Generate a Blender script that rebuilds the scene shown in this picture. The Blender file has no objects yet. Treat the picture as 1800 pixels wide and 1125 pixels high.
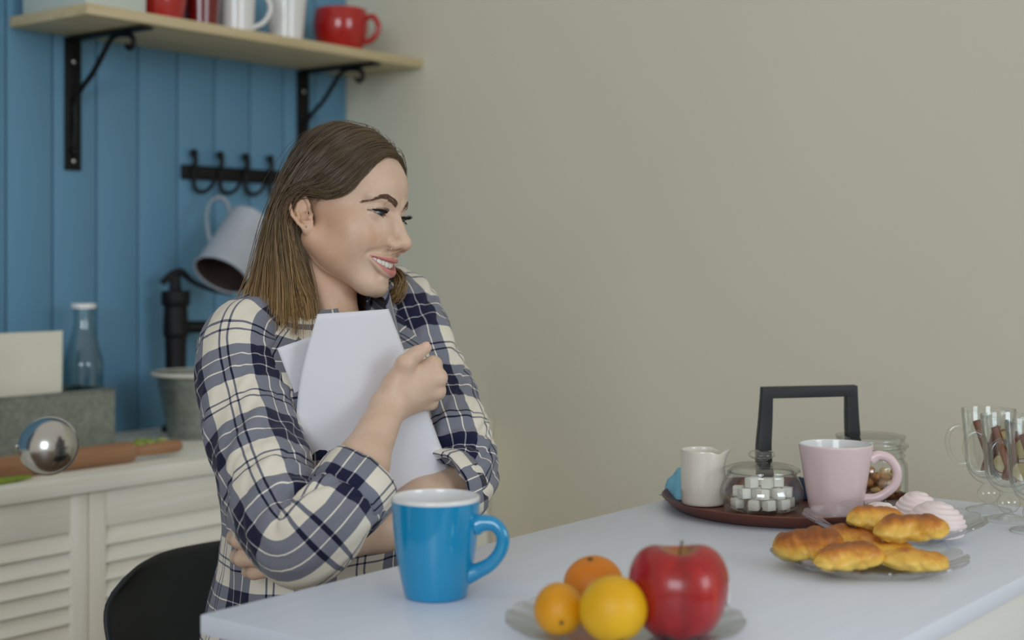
import bpy, bmesh, math, random
import numpy as np
from mathutils import Vector, Matrix, Quaternion

# ------------------------------------------------------------------ camera, sky, lights, exposure
scene = bpy.context.scene
COL = scene.collection
CAMZ = 1.11
FPX = 2500.0
cam_d = bpy.data.cameras.new('camera')
cam_d.sensor_width = 36.0
cam_d.lens = FPX / 1800.0 * 36.0
cam_d.shift_y = (461 - 562.5) / 1800.0
cam_d.clip_start = 0.05
cam_d.dof.use_dof = True
cam_d.dof.focus_distance = 1.74
cam_d.dof.aperture_fstop = 3.4
cam = bpy.data.objects.new('camera', cam_d)
cam.location = (0, 0, CAMZ)
cam.rotation_euler = (math.radians(90), 0, 0)
COL.objects.link(cam)
scene.camera = cam

world = bpy.data.worlds.new('daylight')
scene.world = world
world.use_nodes = True
wb = world.node_tree.nodes['Background']
wb.inputs[0].default_value = (1.0, 0.95, 0.85, 1)
wb.inputs[1].default_value = 0.52

def area(name, loc, target, sx, sy, power, col=(1, 1, 1)):
    l = bpy.data.lights.new(name, 'AREA')
    l.shape = 'RECTANGLE'; l.size = sx; l.size_y = sy; l.energy = power; l.color = col
    o = bpy.data.objects.new(name, l)
    o.location = loc
    o.rotation_euler = (Vector(target) - Vector(loc)).to_track_quat('-Z', 'Y').to_euler()
    COL.objects.link(o)
    return o
# two tall windows of the room behind and to the right of the camera
area('window_light', (3.9, -1.6, 2.1), (-0.1, 2.0, 0.9), 1.8, 2.0, 66, (0.78, 0.90, 1.0))
area('window_light', (-1.0, -4.0, 2.2), (0.6, 2.4, 0.8), 2.0, 2.0, 98, (0.80, 0.91, 1.0))

vs = scene.view_settings
vs.view_transform = 'Standard'
vs.look = 'None'
vs.exposure = -0.05
vs.gamma = 1.0
vs.use_curve_mapping = False
scene.cycles.use_denoising = True

# ------------------------------------------------------------------ frames and helpers
TH = math.radians(52.0)                       # room frame: x along the blue wall, y into the blue wall
CT, ST = math.cos(TH), math.sin(TH)
def W(x, y, z=0.0):                           # room frame -> world
    return Vector((CT * x - ST * y, ST * x + CT * y, z))
def PX(px, py, Y):                            # point at depth Y that shows at a photograph position
    return Vector(((px - 900) / FPX * Y, Y, CAMZ - (py - 461) / FPX * Y))
TABLE_Z = CAMZ - 0.33
COUNTER_Z = CAMZ - 0.38
def on_table(px, Y, dz=0.0):
    return Vector(((px - 900) / FPX * Y, Y, TABLE_Z + dz))

def lin(c):
    return tuple(((v / 255 + 0.055) / 1.055) ** 2.4 if v / 255 > 0.04045 else v / 255 / 12.92 for v in c)

MATS = {}
def nd(nt, t, **kw):
    n = nt.nodes.new(t)
    for k, v in kw.items():
        if k.startswith('i_'):
            n.inputs[k[2:].replace('_', ' ')].default_value = v
        else:
            setattr(n, k, v)
    return n
def base_mat(name):
    m = bpy.data.materials.new(name)
    m.use_nodes = True
    nt = m.node_tree
    b = nt.nodes['Principled BSDF']
    MATS[name] = m
    return m, nt, b
def ramp(nt, stops, interp='LINEAR'):
    r = nt.nodes.new('ShaderNodeValToRGB')
    r.color_ramp.interpolation = interp
    e = r.color_ramp.elements
    while len(e) < len(stops):
        e.new(0.5)
    for k, (p, c) in enumerate(stops):
        e[k].position = p
        e[k].color = (*c, 1) if len(c) == 3 else c
    return r
def mat(name, rgb, rough=0.5, metal=0.0, var=0.06, scale=6.0, stretch=(1, 1, 1), bump=0.0, bscale=60.0, coat=0.0, sss=0.0, spec=0.5, rgb2=None):
    """plain surface with a little procedural unevenness in its own colour"""
    m, nt, b = base_mat(name)
    c = lin(rgb)
    c2 = lin(rgb2) if rgb2 else tuple(min(1, v * (1 + var)) for v in c)
    c1 = c if rgb2 else tuple(v * (1 - var) for v in c)
    tc = nd(nt, 'ShaderNodeTexCoord')
    mp = nd(nt, 'ShaderNodeMapping'); mp.inputs['Scale'].default_value = stretch
    nt.links.new(tc.outputs['Object'], mp.inputs[0])
    no = nd(nt, 'ShaderNodeTexNoise', i_Scale=scale, i_Detail=5.0)
    nt.links.new(mp.outputs[0], no.inputs['Vector'])
    rp = ramp(nt, [(0.3, c1), (0.7, c2)])
    nt.links.new(no.outputs[0], rp.inputs[0])
    nt.links.new(rp.outputs[0], b.inputs['Base Color'])
    b.inputs['Roughness'].default_value = rough
    b.inputs['Metallic'].default_value = metal
    b.inputs['Coat Weight'].default_value = coat
    b.inputs['Coat Roughness'].default_value = 0.06
    b.inputs['Specular IOR Level'].default_value = spec
    if sss:
        b.inputs['Subsurface Weight'].default_value = sss
        b.inputs['Subsurface Radius'].default_value = (0.012, 0.005, 0.003)
        b.inputs['Subsurface Scale'].default_value = 1.0
    if bump:
        n2 = nd(nt, 'ShaderNodeTexNoise', i_Scale=bscale, i_Detail=4.0)
        nt.links.new(mp.outputs[0], n2.inputs['Vector'])
        bp = nd(nt, 'ShaderNodeBump', i_Strength=bump, i_Distance=0.002)
        nt.links.new(n2.outputs[0], bp.inputs['Height'])
        nt.links.new(bp.outputs[0], b.inputs['Normal'])
    return m
def wood(name, light, dark, axis=0, scale=14.0, rough=0.55, bump=0.15, lo=0.35, hi=0.75):
    m, nt, b = base_mat(name)
    tc = nd(nt, 'ShaderNodeTexCoord')
    oi = nd(nt, 'ShaderNodeObjectInfo')
    add = nd(nt, 'ShaderNodeVectorMath', operation='ADD')
    mul = nd(nt, 'ShaderNodeVectorMath', operation='SCALE'); mul.inputs['Scale'].default_value = 7.0
    cb = nd(nt, 'ShaderNodeCombineXYZ')
    for k in range(3):
        nt.links.new(oi.outputs['Random'], cb.inputs[k])
    nt.links.new(cb.outputs[0], mul.inputs[0])
    nt.links.new(tc.outputs['Object'], add.inputs[0]); nt.links.new(mul.outputs[0], add.inputs[1])
    mp = nd(nt, 'ShaderNodeMapping')
    s = [1.0, 1.0, 1.0]; s[axis] = 0.07
    mp.inputs['Scale'].default_value = s
    nt.links.new(add.outputs[0], mp.inputs[0])
    n1 = nd(nt, 'ShaderNodeTexNoise', i_Scale=scale, i_Detail=6.0, i_Roughness=0.62, i_Distortion=0.8)
    nt.links.new(mp.outputs[0], n1.inputs['Vector'])
    n2 = nd(nt, 'ShaderNodeTexNoise', i_Scale=scale * 7, i_Detail=4.0)
    nt.links.new(mp.outputs[0], n2.inputs['Vector'])
    mx = nd(nt, 'ShaderNodeMath', operation='MULTIPLY_ADD')
    mx.inputs[1].default_value = 0.35; nt.links.new(n2.outputs[0], mx.inputs[0])
    sc = nd(nt, 'ShaderNodeMath', operation='MULTIPLY'); sc.inputs[1].default_value = 0.75
    nt.links.new(n1.outputs[0], sc.inputs[0]); nt.links.new(sc.outputs[0], mx.inputs[2])
    rp = ramp(nt, [(lo, lin(light)), (hi, lin(dark))])
    nt.links.new(mx.outputs[0], rp.inputs[0])
    nt.links.new(rp.outputs[0], b.inputs['Base Color'])
    b.inputs['Roughness'].default_value = rough
    bp = nd(nt, 'ShaderNodeBump', i_Strength=bump, i_Distance=0.002)
    nt.links.new(mx.outputs[0], bp.inputs['Height'])
    nt.links.new(bp.outputs[0], b.inputs['Normal'])
    return m
def glass(name, tint=(1, 1, 1), rough=0.0, ior=1.45):
    m, nt, b = base_mat(name)
    b.inputs['Base Color'].default_value = (*tint, 1)
    b.inputs['Roughness'].default_value = rough
    b.inputs['Transmission Weight'].default_value = 1.0
    b.inputs['IOR'].default_value = ior
    tc = nd(nt, 'ShaderNodeTexCoord')
    no = nd(nt, 'ShaderNodeTexNoise', i_Scale=25.0)
    nt.links.new(tc.outputs['Object'], no.inputs['Vector'])
    bp = nd(nt, 'ShaderNodeBump', i_Strength=0.03, i_Distance=0.001)
    nt.links.new(no.outputs[0], bp.inputs['Height']); nt.links.new(bp.outputs[0], b.inputs['Normal'])
    return m

def tag(o, label=None, cat=None, group=None, kind=None):
    if label: o['label'] = label
    if cat: o['category'] = cat
    if group: o['group'] = group
    if kind: o['kind'] = kind
    return o
def empty(name, loc=(0, 0, 0), rz=0.0):
    o = bpy.data.objects.new(name, None)
    o.empty_display_size = 0.05
    o.location = loc
    o.rotation_euler = (0, 0, rz)
    COL.objects.link(o)
    return o
def link(name, me, parent=None, m=None):
    o = bpy.data.objects.new(name, me)
    COL.objects.link(o)
    if m is not None:
        me.materials.append(MATS[m] if isinstance(m, str) else m)
    if parent is not None:
        o.parent = parent
    return o
def mesh(name, v, f, m, parent=None, smooth=True, loc=None, rz=None, angle=None):
    me = bpy.data.meshes.new(name)
    me.from_pydata([tuple(p) for p in v], [], [tuple(q) for q in f])
    me.validate()
    if smooth:
        me.polygons.foreach_set('use_smooth', [True] * len(me.polygons))
        if angle:
            me.set_sharp_from_angle(angle=math.radians(angle))
    me.update()
    o = link(name, me, parent, m)
    if loc is not None: o.location = loc
    if rz is not None: o.rotation_euler = (0, 0, rz)
    return o
def bm_obj(name, bm, m, parent=None, smooth=False, loc=None, rz=None, angle=35):
    me = bpy.data.meshes.new(name)
    bmesh.ops.recalc_face_normals(bm, faces=bm.faces)
    bm.to_mesh(me); bm.free()
    if smooth:
        me.polygons.foreach_set('use_smooth', [True] * len(me.polygons))
        me.set_sharp_from_angle(angle=math.radians(angle))
    o = link(name, me, parent, m)
    if loc is not None: o.location = loc
    if rz is not None: o.rotation_euler = (0, 0, rz)
    return o
def bm_box(bm, x0, x1, y0, y1, z0, z1, bev=0.0, seg=2, rot=None):
    b2 = bmesh.new()
    bmesh.ops.create_cube(b2, size=1.0)
    for v in b2.verts:
        v.co = Vector(((x0 + x1) / 2 + v.co.x * (x1 - x0), (y0 + y1) / 2 + v.co.y * (y1 - y0), (z0 + z1) / 2 + v.co.z * (z1 - z0)))
    if bev:
        bmesh.ops.bevel(b2, geom=b2.edges[:], offset=bev, segments=seg, affect='EDGES', profile=0.5)
    if rot is not None:
        c = Vector(((x0 + x1) / 2, (y0 + y1) / 2, (z0 + z1) / 2))
        for v in b2.verts:
            v.co = c + rot @ (v.co - c)
    me = bpy.data.meshes.new('tmp'); b2.to_mesh(me); b2.free()
    bm.from_mesh(me); bpy.data.meshes.remove(me)
def box(name, x0, x1, y0, y1, z0, z1, m, parent=None, bev=0.0, loc=None, rz=None, seg=2):
    bm = bmesh.new()
    bm_box(bm, x0, x1, y0, y1, z0, z1, bev, seg)
    return bm_obj(name, bm, m, parent, smooth=bev > 0, loc=loc, rz=rz)
def room_box(name, x0, x1, y0, y1, z0, z1, m, parent=None, bev=0.0):
    """box given in room coordinates, its own origin at its base centre"""
    cx, cy = (x0 + x1) / 2, (y0 + y1) / 2
    o = box(name, x0 - cx, x1 - cx, y0 - cy, y1 - cy, 0, z1 - z0, m, None, bev)
    if parent is None:
        o.location = W(cx, cy, z0); o.rotation_euler = (0, 0, TH)
    else:                                     # parent stands in the room frame too
        o.parent = parent
        o.location = Vector((cx, cy, z0)) - Vector(RC[parent.name])
    RC[o.name] = (cx, cy, z0)
    return o
RC = {}
def room_empty(name, x, y, z):
    o = empty(name, W(x, y, z), TH)
    RC[o.name] = (x, y, z)
    return o
def lathe_mesh(prof, segs=48, mod=None, a0=0.0, a1=2 * math.pi):
    full = abs(a1 - a0 - 2 * math.pi) < 1e-6
    n = segs if full else segs + 1
    v, f = [], []
    for i, (r, z) in enumerate(prof):
        for k in range(n):
            a = a0 + (a1 - a0) * k / segs
            rr, zz = (r, z) if mod is None else mod(r, z, a, i)
            v.append((rr * math.cos(a), rr * math.sin(a), zz))
    for i in range(len(prof) - 1):
        for k in range(segs):
            k2 = (k + 1) % n
            f.append((i * n + k, i * n + k2, (i + 1) * n + k2, (i + 1) * n + k))
    return v, f
def smooth_prof(pts, n=6):
    """Catmull-Rom through profile points; a point given twice stays a corner"""
    P = [Vector((p[0], p[1])) for p in pts]
    out = []
    for i in range(len(P) - 1):
        p1, p2 = P[i], P[i + 1]
        if (p2 - p1).length < 1e-9:
            continue
        p0 = P[i - 1] if i > 0 else p1
        p3 = P[i + 2] if i + 2 < len(P) else p2
        for k in range(n):
            t = k / n
            q = 0.5 * ((2 * p1) + (p2 - p0) * t + (2 * p0 - 5 * p1 + 4 * p2 - p3) * t * t + (3 * p1 - p0 - 3 * p2 + p3) * t ** 3)
            out.append((max(q.x, 0.0), q.y))
    out.append((P[-1].x, P[-1].y))
    return out
def lathe(name, prof, m, parent=None, segs=48, loc=None, mod=None, rz=None, angle=40):
    v, f = lathe_mesh(prof, segs, mod)
    o = mesh(name, v, f, m, parent, True, loc, rz)
    bm = bmesh.new(); bm.from_mesh(o.data)
    bmesh.ops.remove_doubles(bm, verts=bm.verts, dist=1e-6)
    bmesh.ops.recalc_face_normals(bm, faces=bm.faces)
    bm.to_mesh(o.data); bm.free()
    if angle: o.data.set_sharp_from_angle(angle=math.radians(angle))
    return o
def spline(pts, n=8):
    P = [Vector(p) for p in pts]
    out = []
    for i in range(len(P) - 1):
        p1, p2 = P[i], P[i + 1]
        p0 = P[i - 1] if i > 0 else p1 * 2 - p2
        p3 = P[i + 2] if i + 2 < len(P) else p2 * 2 - p1
        for k in range(n):
            t = k / n
            out.append(0.5 * ((2 * p1) + (p2 - p0) * t + (2 * p0 - 5 * p1 + 4 * p2 - p3) * t * t + (3 * p1 - p0 - 3 * p2 + p3) * t ** 3))
    out.append(P[-1].copy())
    return out
def tube_mesh(path, rad, segs=10, flat=1.0, up=None, caps=True):
    """tube along path; rad number or list; flat squashes it along the local second axis"""
    P = [Vector(p) for p in path]
    n = len(P)
    R = [rad] * n if not hasattr(rad, '__len__') else [rad[min(len(rad) - 1, int(round(i * (len(rad) - 1) / (n - 1))))] if len(rad) != n else rad[i] for i in range(n)]
    if hasattr(rad, '__len__') and len(rad) != n:
        R = list(np.interp(np.linspace(0, 1, n), np.linspace(0, 1, len(rad)), rad))
    T = [(P[min(i + 1, n - 1)] - P[max(i - 1, 0)]).normalized() for i in range(n)]
    u = Vector(up) if up is not None else (Vector((0, 0, 1)) if abs(T[0].z) < 0.9 else Vector((1, 0, 0)))
    v, f = [], []
    for i in range(n):
        u = (u - T[i] * u.dot(T[i])).normalized()
        w = T[i].cross(u)
        for k in range(segs):
            a = 2 * math.pi * k / segs
            v.append(P[i] + (u * math.cos(a) + w * math.sin(a) * flat) * R[i])
    for i in range(n - 1):
        for k in range(segs):
            k2 = (k + 1) % segs
            f.append((i * segs + k, i * segs + k2, (i + 1) * segs + k2, (i + 1) * segs + k))
    if caps:
        f.append(tuple(range(segs))[::-1])
        f.append(tuple(range((n - 1) * segs, n * segs)))
    return v, f
def tube(name, path, rad, m, parent=None, segs=10, flat=1.0, up=None, loc=None, rz=None):
    v, f = tube_mesh(path, rad, segs, flat, up)
    return mesh(name, v, f, m, parent, True, loc, rz, angle=60)
def ball(name, c, r, m, parent=None, seg=20, sq=(1, 1, 1)):
    bm = bmesh.new()
    bmesh.ops.create_uvsphere(bm, u_segments=seg, v_segments=max(8, seg // 2), radius=r)
    for v in bm.verts:
        v.co = Vector((v.co.x * sq[0], v.co.y * sq[1], v.co.z * sq[2]))
    o = bm_obj(name, bm, m, parent, smooth=True, loc=c, angle=180)
    return o
def copy_tree(o, parent=None):
    c = o.copy(); COL.objects.link(c)
    c.parent = parent
    for ch in list(o.children):
        copy_tree(ch, c)
    return c

# ------------------------------------------------------------------ materials
mat('beige_wall', (222, 217, 198), 0.85, var=0.015, scale=1.5, bump=0.05, bscale=180)
mat('ceiling_white', (225, 223, 216), 0.9, var=0.02)
mat('blue_paint', (94, 141, 171), 0.55, var=0.05, scale=3.0, stretch=(3, 3, 0.6), bump=0.08, bscale=70)
mat('blue_gap', (36, 62, 86), 0.8)
wood('floor_wood', (126, 102, 78), (92, 70, 50), 0)
wood('pale_wood', (245, 246, 240), (228, 222, 204), 0, 12)
wood('pale_wood_vertical', (245, 246, 240), (228, 222, 204), 2, 12)
wood('shelf_wood', (214, 200, 164), (178, 156, 112), 0, 10)
wood('white_table', (230, 237, 250), (219, 226, 240), 0, 9, 0.38, 0.05, 0.3, 0.8)
wood('white_apron', (236, 238, 236), (222, 219, 215), 0, 9, 0.5, 0.05, 0.3, 0.8)
wood('pin_wood', (172, 128, 94), (134, 94, 64), 0, 22, 0.5)
mat('black_iron', (26, 25, 27), 0.5, metal=0.6, var=0.25, scale=30, bump=0.25, bscale=120)
mat('black_plastic', (24, 27, 30), 0.5, var=0.1, scale=30, bump=0.05, bscale=300)
mat('chair_plastic', (26, 32, 36), 0.55, var=0.08, scale=8, bump=0.05, bscale=300)
mat('red_glaze', (172, 24, 20), 0.12, var=0.08, coat=0.5)
mat('dark_red_glaze', (110, 18, 20), 0.15, var=0.08, coat=0.5)
mat('white_glaze', (226, 226, 226), 0.18, var=0.02, coat=0.4)
mat('cream_glaze', (222, 217, 205), 0.2, var=0.02, coat=0.3)
mat('blue_glaze', (20, 138, 188), 0.14, var=0.05, scale=9, coat=0.5)
mat('pink_glaze', (226, 202, 204), 0.3, var=0.02, coat=0.2)
mat('brown_tray', (98, 50, 36), 0.4, var=0.12, scale=20)
mat('tin', (148, 152, 156), 0.45, metal=0.85, var=0.15, scale=14, bump=0.15, bscale=40)
mat('enamel_grey', (176, 182, 192), 0.42, var=0.12, scale=9)
mat('rust_inside', (52, 38, 32), 0.7, var=0.25, scale=20)
mat('steel', (196, 196, 194), 0.2, metal=1.0, var=0.05, scale=30)
mat('paper_white', (222, 222, 230), 0.7, var=0.008, scale=4)
mat('napkin_paper', (226, 222, 206), 0.85, var=0.03, scale=12)
mat('pale_tin', (196, 205, 198), 0.4, var=0.04)
mat('blue_cloth', (120, 182, 206), 0.85, var=0.08, scale=40, bump=0.3, bscale=400)
mat('navy_cloth', (38, 56, 84), 0.85, var=0.1, scale=40)
mat('sugar', (240, 238, 230), 0.7, var=0.03, scale=90, bump=0.4, bscale=700, sss=0.2)
mat('green_leaf', (128, 150, 48), 0.5, var=0.2, scale=60)
mat('pale_green', (178, 190, 104), 0.5, var=0.2, scale=60)
mat('cinnamon', (134, 82, 50), 0.7, var=0.25, scale=30, stretch=(4, 4, 0.6), bump=0.3)
mat('apple_flesh', (236, 214, 150), 0.5, var=0.08, scale=30, sss=0.1)
mat('apple_peel_dark', (150, 60, 26), 0.5, var=0.1)
mat('stem_brown', (96, 74, 40), 0.7, var=0.2, scale=60)
mat('nut_brown', (196, 134, 62), 0.6, var=0.25, scale=50, bump=0.2)
mat('nut_pale', (230, 196, 128), 0.6, var=0.2, scale=50, bump=0.2)
mat('nut_dark', (140, 82, 36), 0.6, var=0.25, scale=50, bump=0.2)
mat('zefir', (238, 222, 222), 0.75, var=0.02, scale=60, bump=0.1, sss=0.25)
def thin_glass(name, tint, edge=0.55, dark=0.62):
    """thin clear glass: lets light straight through, mirrors more at grazing angles"""
    m, nt, b = base_mat(name)
    nt.nodes.remove(b)
    out = nt.nodes['Material Output']
    tr = nd(nt, 'ShaderNodeBsdfTransparent')
    gl = nd(nt, 'ShaderNodeBsdfGlossy'); gl.inputs['Roughness'].default_value = 0.04; gl.inputs[0].default_value = (1, 1, 1, 1)
    lw = nd(nt, 'ShaderNodeLayerWeight'); lw.inputs[0].default_value = 0.5
    pw_ = nd(nt, 'ShaderNodeMath', operation='POWER'); pw_.inputs[1].default_value = 3.2
    nt.links.new(lw.outputs['Facing'], pw_.inputs[0])
    rp = ramp(nt, [(0.0, tint), (0.55, tint), (0.9, tuple(v * dark for v in tint))]); nt.links.new(lw.outputs['Facing'], rp.inputs[0]); nt.links.new(rp.outputs[0], tr.inputs[0])
    ma = nd(nt, 'ShaderNodeMath', operation='MULTIPLY_ADD'); ma.inputs[1].default_value = edge; ma.inputs[2].default_value = 0.06
    nt.links.new(pw_.outputs[0], ma.inputs[0])
    mx = nd(nt, 'ShaderNodeMixShader'); nt.links.new(ma.outputs[0], mx.inputs[0])
    nt.links.new(tr.outputs[0], mx.inputs[1]); nt.links.new(gl.outputs[0], mx.inputs[2])
    nt.links.new(mx.outputs[0], out.inputs[0])
    tc = nd(nt, 'ShaderNodeTexCoord')
    no = nd(nt, 'ShaderNodeTexNoise', i_Scale=40.0); nt.links.new(tc.outputs['Object'], no.inputs['Vector'])
    bp = nd(nt, 'ShaderNodeBump', i_Strength=0.05, i_Distance=0.001)
    nt.links.new(no.outputs[0], bp.inputs['Height']); nt.links.new(bp.outputs[0], gl.inputs['Normal'])
thin_glass('clear_glass', (0.975, 0.985, 0.98))
thin_glass('plate_glass', (0.955, 0.965, 0.965), 0.6)
thin_glass('bottle_glass', (0.82, 0.89, 0.90), 0.45)

def galvanised():
    m, nt, b = base_mat('galvanised')
    tc = nd(nt, 'ShaderNodeTexCoord')
    vo = nd(nt, 'ShaderNodeTexVoronoi', i_Scale=110.0)
    nt.links.new(tc.outputs['Object'], vo.inputs['Vector'])
    no = nd(nt, 'ShaderNodeTexNoise', i_Scale=22.0, i_Detail=5.0)
    nt.links.new(tc.outputs['Object'], no.inputs['Vector'])
    mx = nd(nt, 'ShaderNodeMix', data_type='RGBA')
    mx.inputs['Factor'].default_value = 0.55
    nt.links.new(vo.outputs['Color'], mx.inputs['A']); nt.links.new(no.outputs[0], mx.inputs['B'])
    rp = ramp(nt, [(0.25, lin((132, 138, 134))), (0.75, lin((164, 170, 164)))])
    nt.links.new(mx.outputs['Result'], rp.inputs[0])
    nt.links.new(rp.outputs[0], b.inputs['Base Color'])
    b.inputs['Metallic'].default_value = 0.85; b.inputs['Roughness'].default_value = 0.4
galvanised()
def apple_skin():
    m, nt, b = base_mat('apple_skin')
    tc = nd(nt, 'ShaderNodeTexCoord')
    mp = nd(nt, 'ShaderNodeMapping'); mp.inputs['Scale'].default_value = (40, 40, 5)
    nt.links.new(tc.outputs['Object'], mp.inputs[0])
    no = nd(nt, 'ShaderNodeTexNoise', i_Scale=1.6, i_Detail=5.0)
    nt.links.new(mp.outputs[0], no.inputs['Vector'])
    rp = ramp(nt, [(0.25, lin((126, 14, 20))), (0.6, lin((168, 26, 28))), (0.85, lin((196, 62, 40)))])
    nt.links.new(no.outputs[0], rp.inputs[0])
    # yellow-green around the stem hollow
    sx = nd(nt, 'ShaderNodeSeparateXYZ'); nt.links.new(tc.outputs['Object'], sx.inputs[0])
    ln = nd(nt, 'ShaderNodeVectorMath', operation='LENGTH')
    cb = nd(nt, 'ShaderNodeCombineXYZ')
    nt.links.new(sx.outputs[0], cb.inputs[0]); nt.links.new(sx.outputs[1], cb.inputs[1])
    nt.links.new(cb.outputs[0], ln.inputs[0])
    mr = nd(nt, 'ShaderNodeMapRange'); mr.inputs[1].default_value = 0.006; mr.inputs[2].default_value = 0.017
    mr.inputs[3].default_value = 1; mr.inputs[4].default_value = 0
    nt.links.new(ln.outputs['Value'], mr.inputs[0])
    gt = nd(nt, 'ShaderNodeMath', operation='GREATER_THAN'); gt.inputs[1].default_value = 0.045
    nt.links.new(sx.outputs[2], gt.inputs[0])
    mu = nd(nt, 'ShaderNodeMath', operation='MULTIPLY'); nt.links.new(mr.outputs[0], mu.inputs[0]); nt.links.new(gt.outputs[0], mu.inputs[1])
    mx = nd(nt, 'ShaderNodeMix', data_type='RGBA')
    nt.links.new(mu.outputs[0], mx.inputs['Factor'])
    nt.links.new(rp.outputs[0], mx.inputs['A']); mx.inputs['B'].default_value = (*lin((164, 140, 60)), 1)
    nt.links.new(mx.outputs['Result'], b.inputs['Base Color'])
    b.inputs['Roughness'].default_value = 0.3; b.inputs['Coat Weight'].default_value = 0.25
apple_skin()
def citrus(name, c1, c2):
    m = mat(name, c1, 0.42, rgb2=c2, scale=18, bump=0.35, bscale=420, sss=0.12)
    return m
citrus('lemon_orange_skin', (222, 164, 4), (234, 186, 10))
citrus('tangerine_skin', (212, 118, 8), (222, 136, 14))
citrus('deep_yellow_skin', (216, 142, 5), (230, 168, 10))
def pastry_mat():
    m, nt, b = base_mat('pastry_crust')
    tc = nd(nt, 'ShaderNodeTexCoord')
    sx = nd(nt, 'ShaderNodeSeparateXYZ'); nt.links.new(tc.outputs['Object'], sx.inputs[0])
    no = nd(nt, 'ShaderNodeTexNoise', i_Scale=34.0, i_Detail=5.0, i_Roughness=0.6)
    nt.links.new(tc.outputs['Object'], no.inputs['Vector'])
    # egg-washed tops are browner than the sides
    ma = nd(nt, 'ShaderNodeMath', operation='MULTIPLY_ADD'); ma.inputs[1].default_value = 34.0; ma.inputs[2].default_value = -0.52
    nt.links.new(sx.outputs[2], ma.inputs[0])
    ad = nd(nt, 'ShaderNodeMath', operation='ADD'); nt.links.new(ma.outputs[0], ad.inputs[0])
    m8 = nd(nt, 'ShaderNodeMath', operation='MULTIPLY'); m8.inputs[1].default_value = 1.0
    nt.links.new(no.outputs[0], m8.inputs[0]); nt.links.new(m8.outputs[0], ad.inputs[1])
    rp = ramp(nt, [(0.3, lin((236, 198, 98))), (0.55, lin((228, 174, 70))), (0.75, lin((196, 122, 44))), (0.98, lin((146, 80, 30)))])
    nt.links.new(ad.outputs[0], rp.inputs[0]); nt.links.new(rp.outputs[0], b.inputs['Base Color'])
    b.inputs['Roughness'].default_value = 0.42
    bp = nd(nt, 'ShaderNodeBump', i_Strength=0.25, i_Distance=0.002)
    nt.links.new(no.outputs[0], bp.inputs['Height']); nt.links.new(bp.outputs[0], b.inputs['Normal'])
pastry_mat()
# ------------------------------------------------------------------ the room
WALL_Y = 2.65
WALL_X = 2.685
tag(room_box('floor', -3.0, WALL_X, -3.6, WALL_Y, -0.05, 0.0, 'floor_wood'), 'wooden floor of the kitchen', kind='structure')
tag(room_box('wall_right', WALL_X, WALL_X + 0.1, -3.2, WALL_Y + 0.1, 0.0, 2.6, 'beige_wall'), 'plain beige painted kitchen wall', kind='structure')
wl = tag(room_box('wall_left', -1.2, WALL_X, WALL_Y + 0.016, WALL_Y + 0.1, 0.0, 2.6, 'blue_gap'), 'blue wall clad with vertical painted planks', kind='structure')
pw = 0.111
x = WALL_X
edges = [1.684 + pw * k for k in range(-14, 10)]
edges = [e for e in edges if e < WALL_X - 0.02] + [WALL_X]
for a, b in zip(edges[:-1], edges[1:]):
    room_box('plank', a + 0.0016, b - 0.0016, WALL_Y, WALL_Y + 0.016, 0.0, 2.6, 'blue_paint', wl, bev=0.003)

# ------------------------------------------------------------------ cabinet under the worktop: louvred doors
CF = 2.155                                    # front of the worktop
cab = tag(room_empty('cabinet', 1.75, 2.4, 0.0), 'pale pine cabinet with louvred slat doors along the blue wall', 'cabinet')
top_z = COUNTER_Z - 0.031
room_box('carcass', 0.42, WALL_X - 0.004, CF + 0.045, WALL_Y - 0.002, 0.0, top_z - 0.001, 'pale_wood_vertical', cab)
room_box('side_post', 2.52, WALL_X - 0.004, CF + 0.012, CF + 0.044, 0.0, top_z - 0.001, 'pale_wood_vertical', cab, bev=0.002)
def louvre_door(x0, x1, st_l, st_r):
    z0, z1 = 0.08, top_z - 0.003
    y0, y1 = CF + 0.014, CF + 0.040
    d = room_box('door', x0, x0 + st_l, y0, y1, z0, z1, 'pale_wood_vertical', cab, bev=0.002)
    room_box('stile', x1 - st_r, x1, y0, y1, z0, z1, 'pale_wood_vertical', d, bev=0.002)
    xa, xb = x0 + st_l, x1 - st_r
    room_box('top_rail', xa, xb, y0 + 0.002, y1, z1 - 0.066, z1, 'pale_wood', d, bev=0.002)
    room_box('bottom_rail', xa, xb, y0 + 0.002, y1, z0, z0 + 0.07, 'pale_wood', d, bev=0.002)
    room_box('back_board', xa, xb, y1 + 0.0005, y1 + 0.0035, z0 + 0.05, z1 - 0.05, 'pale_wood', d)
    n = int((z1 - 0.066 - z0 - 0.07) / 0.0305)
    sp = (z1 - 0.066 - z0 - 0.07) / n
    me = None
    rot = Matrix.Rotation(math.radians(-24), 3, 'X')
    for k in range(n):
        zc = z0 + 0.07 + sp * (k + 0.5)
        if me is None:
            bm = bmesh.new()
            bm_box(bm, -(xb - xa) / 2, (xb - xa) / 2, -0.0035, 0.0035, -0.020, 0.020, 0.0015, 1, rot=rot)
            o = bm_obj('slat', bm, 'pale_wood', d, smooth=False)
            me = o.data
        else:
            o = bpy.data.objects.new('slat', me); COL.objects.link(o); o.parent = d
        o.location = Vector(((xa + xb) / 2, (y0 + y1) / 2 - 0.002, zc)) - Vector(RC[d.name])
louvre_door(0.56, 1.046, 0.036, 0.036)
louvre_door(1.049, 1.5425, 0.036, 0.036)
louvre_door(1.5445, 2.03, 0.036, 0.036)
louvre_door(2.032, 2.518, 0.036, 0.036)
wt = tag(room_box('worktop', 0.40, WALL_X - 0.003, CF, WALL_Y - 0.001, COUNTER_Z - 0.031, COUNTER_Z, 'pale_wood', bev=0.002),
         'pale pine worktop running along the blue plank wall', 'worktop')

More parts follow.
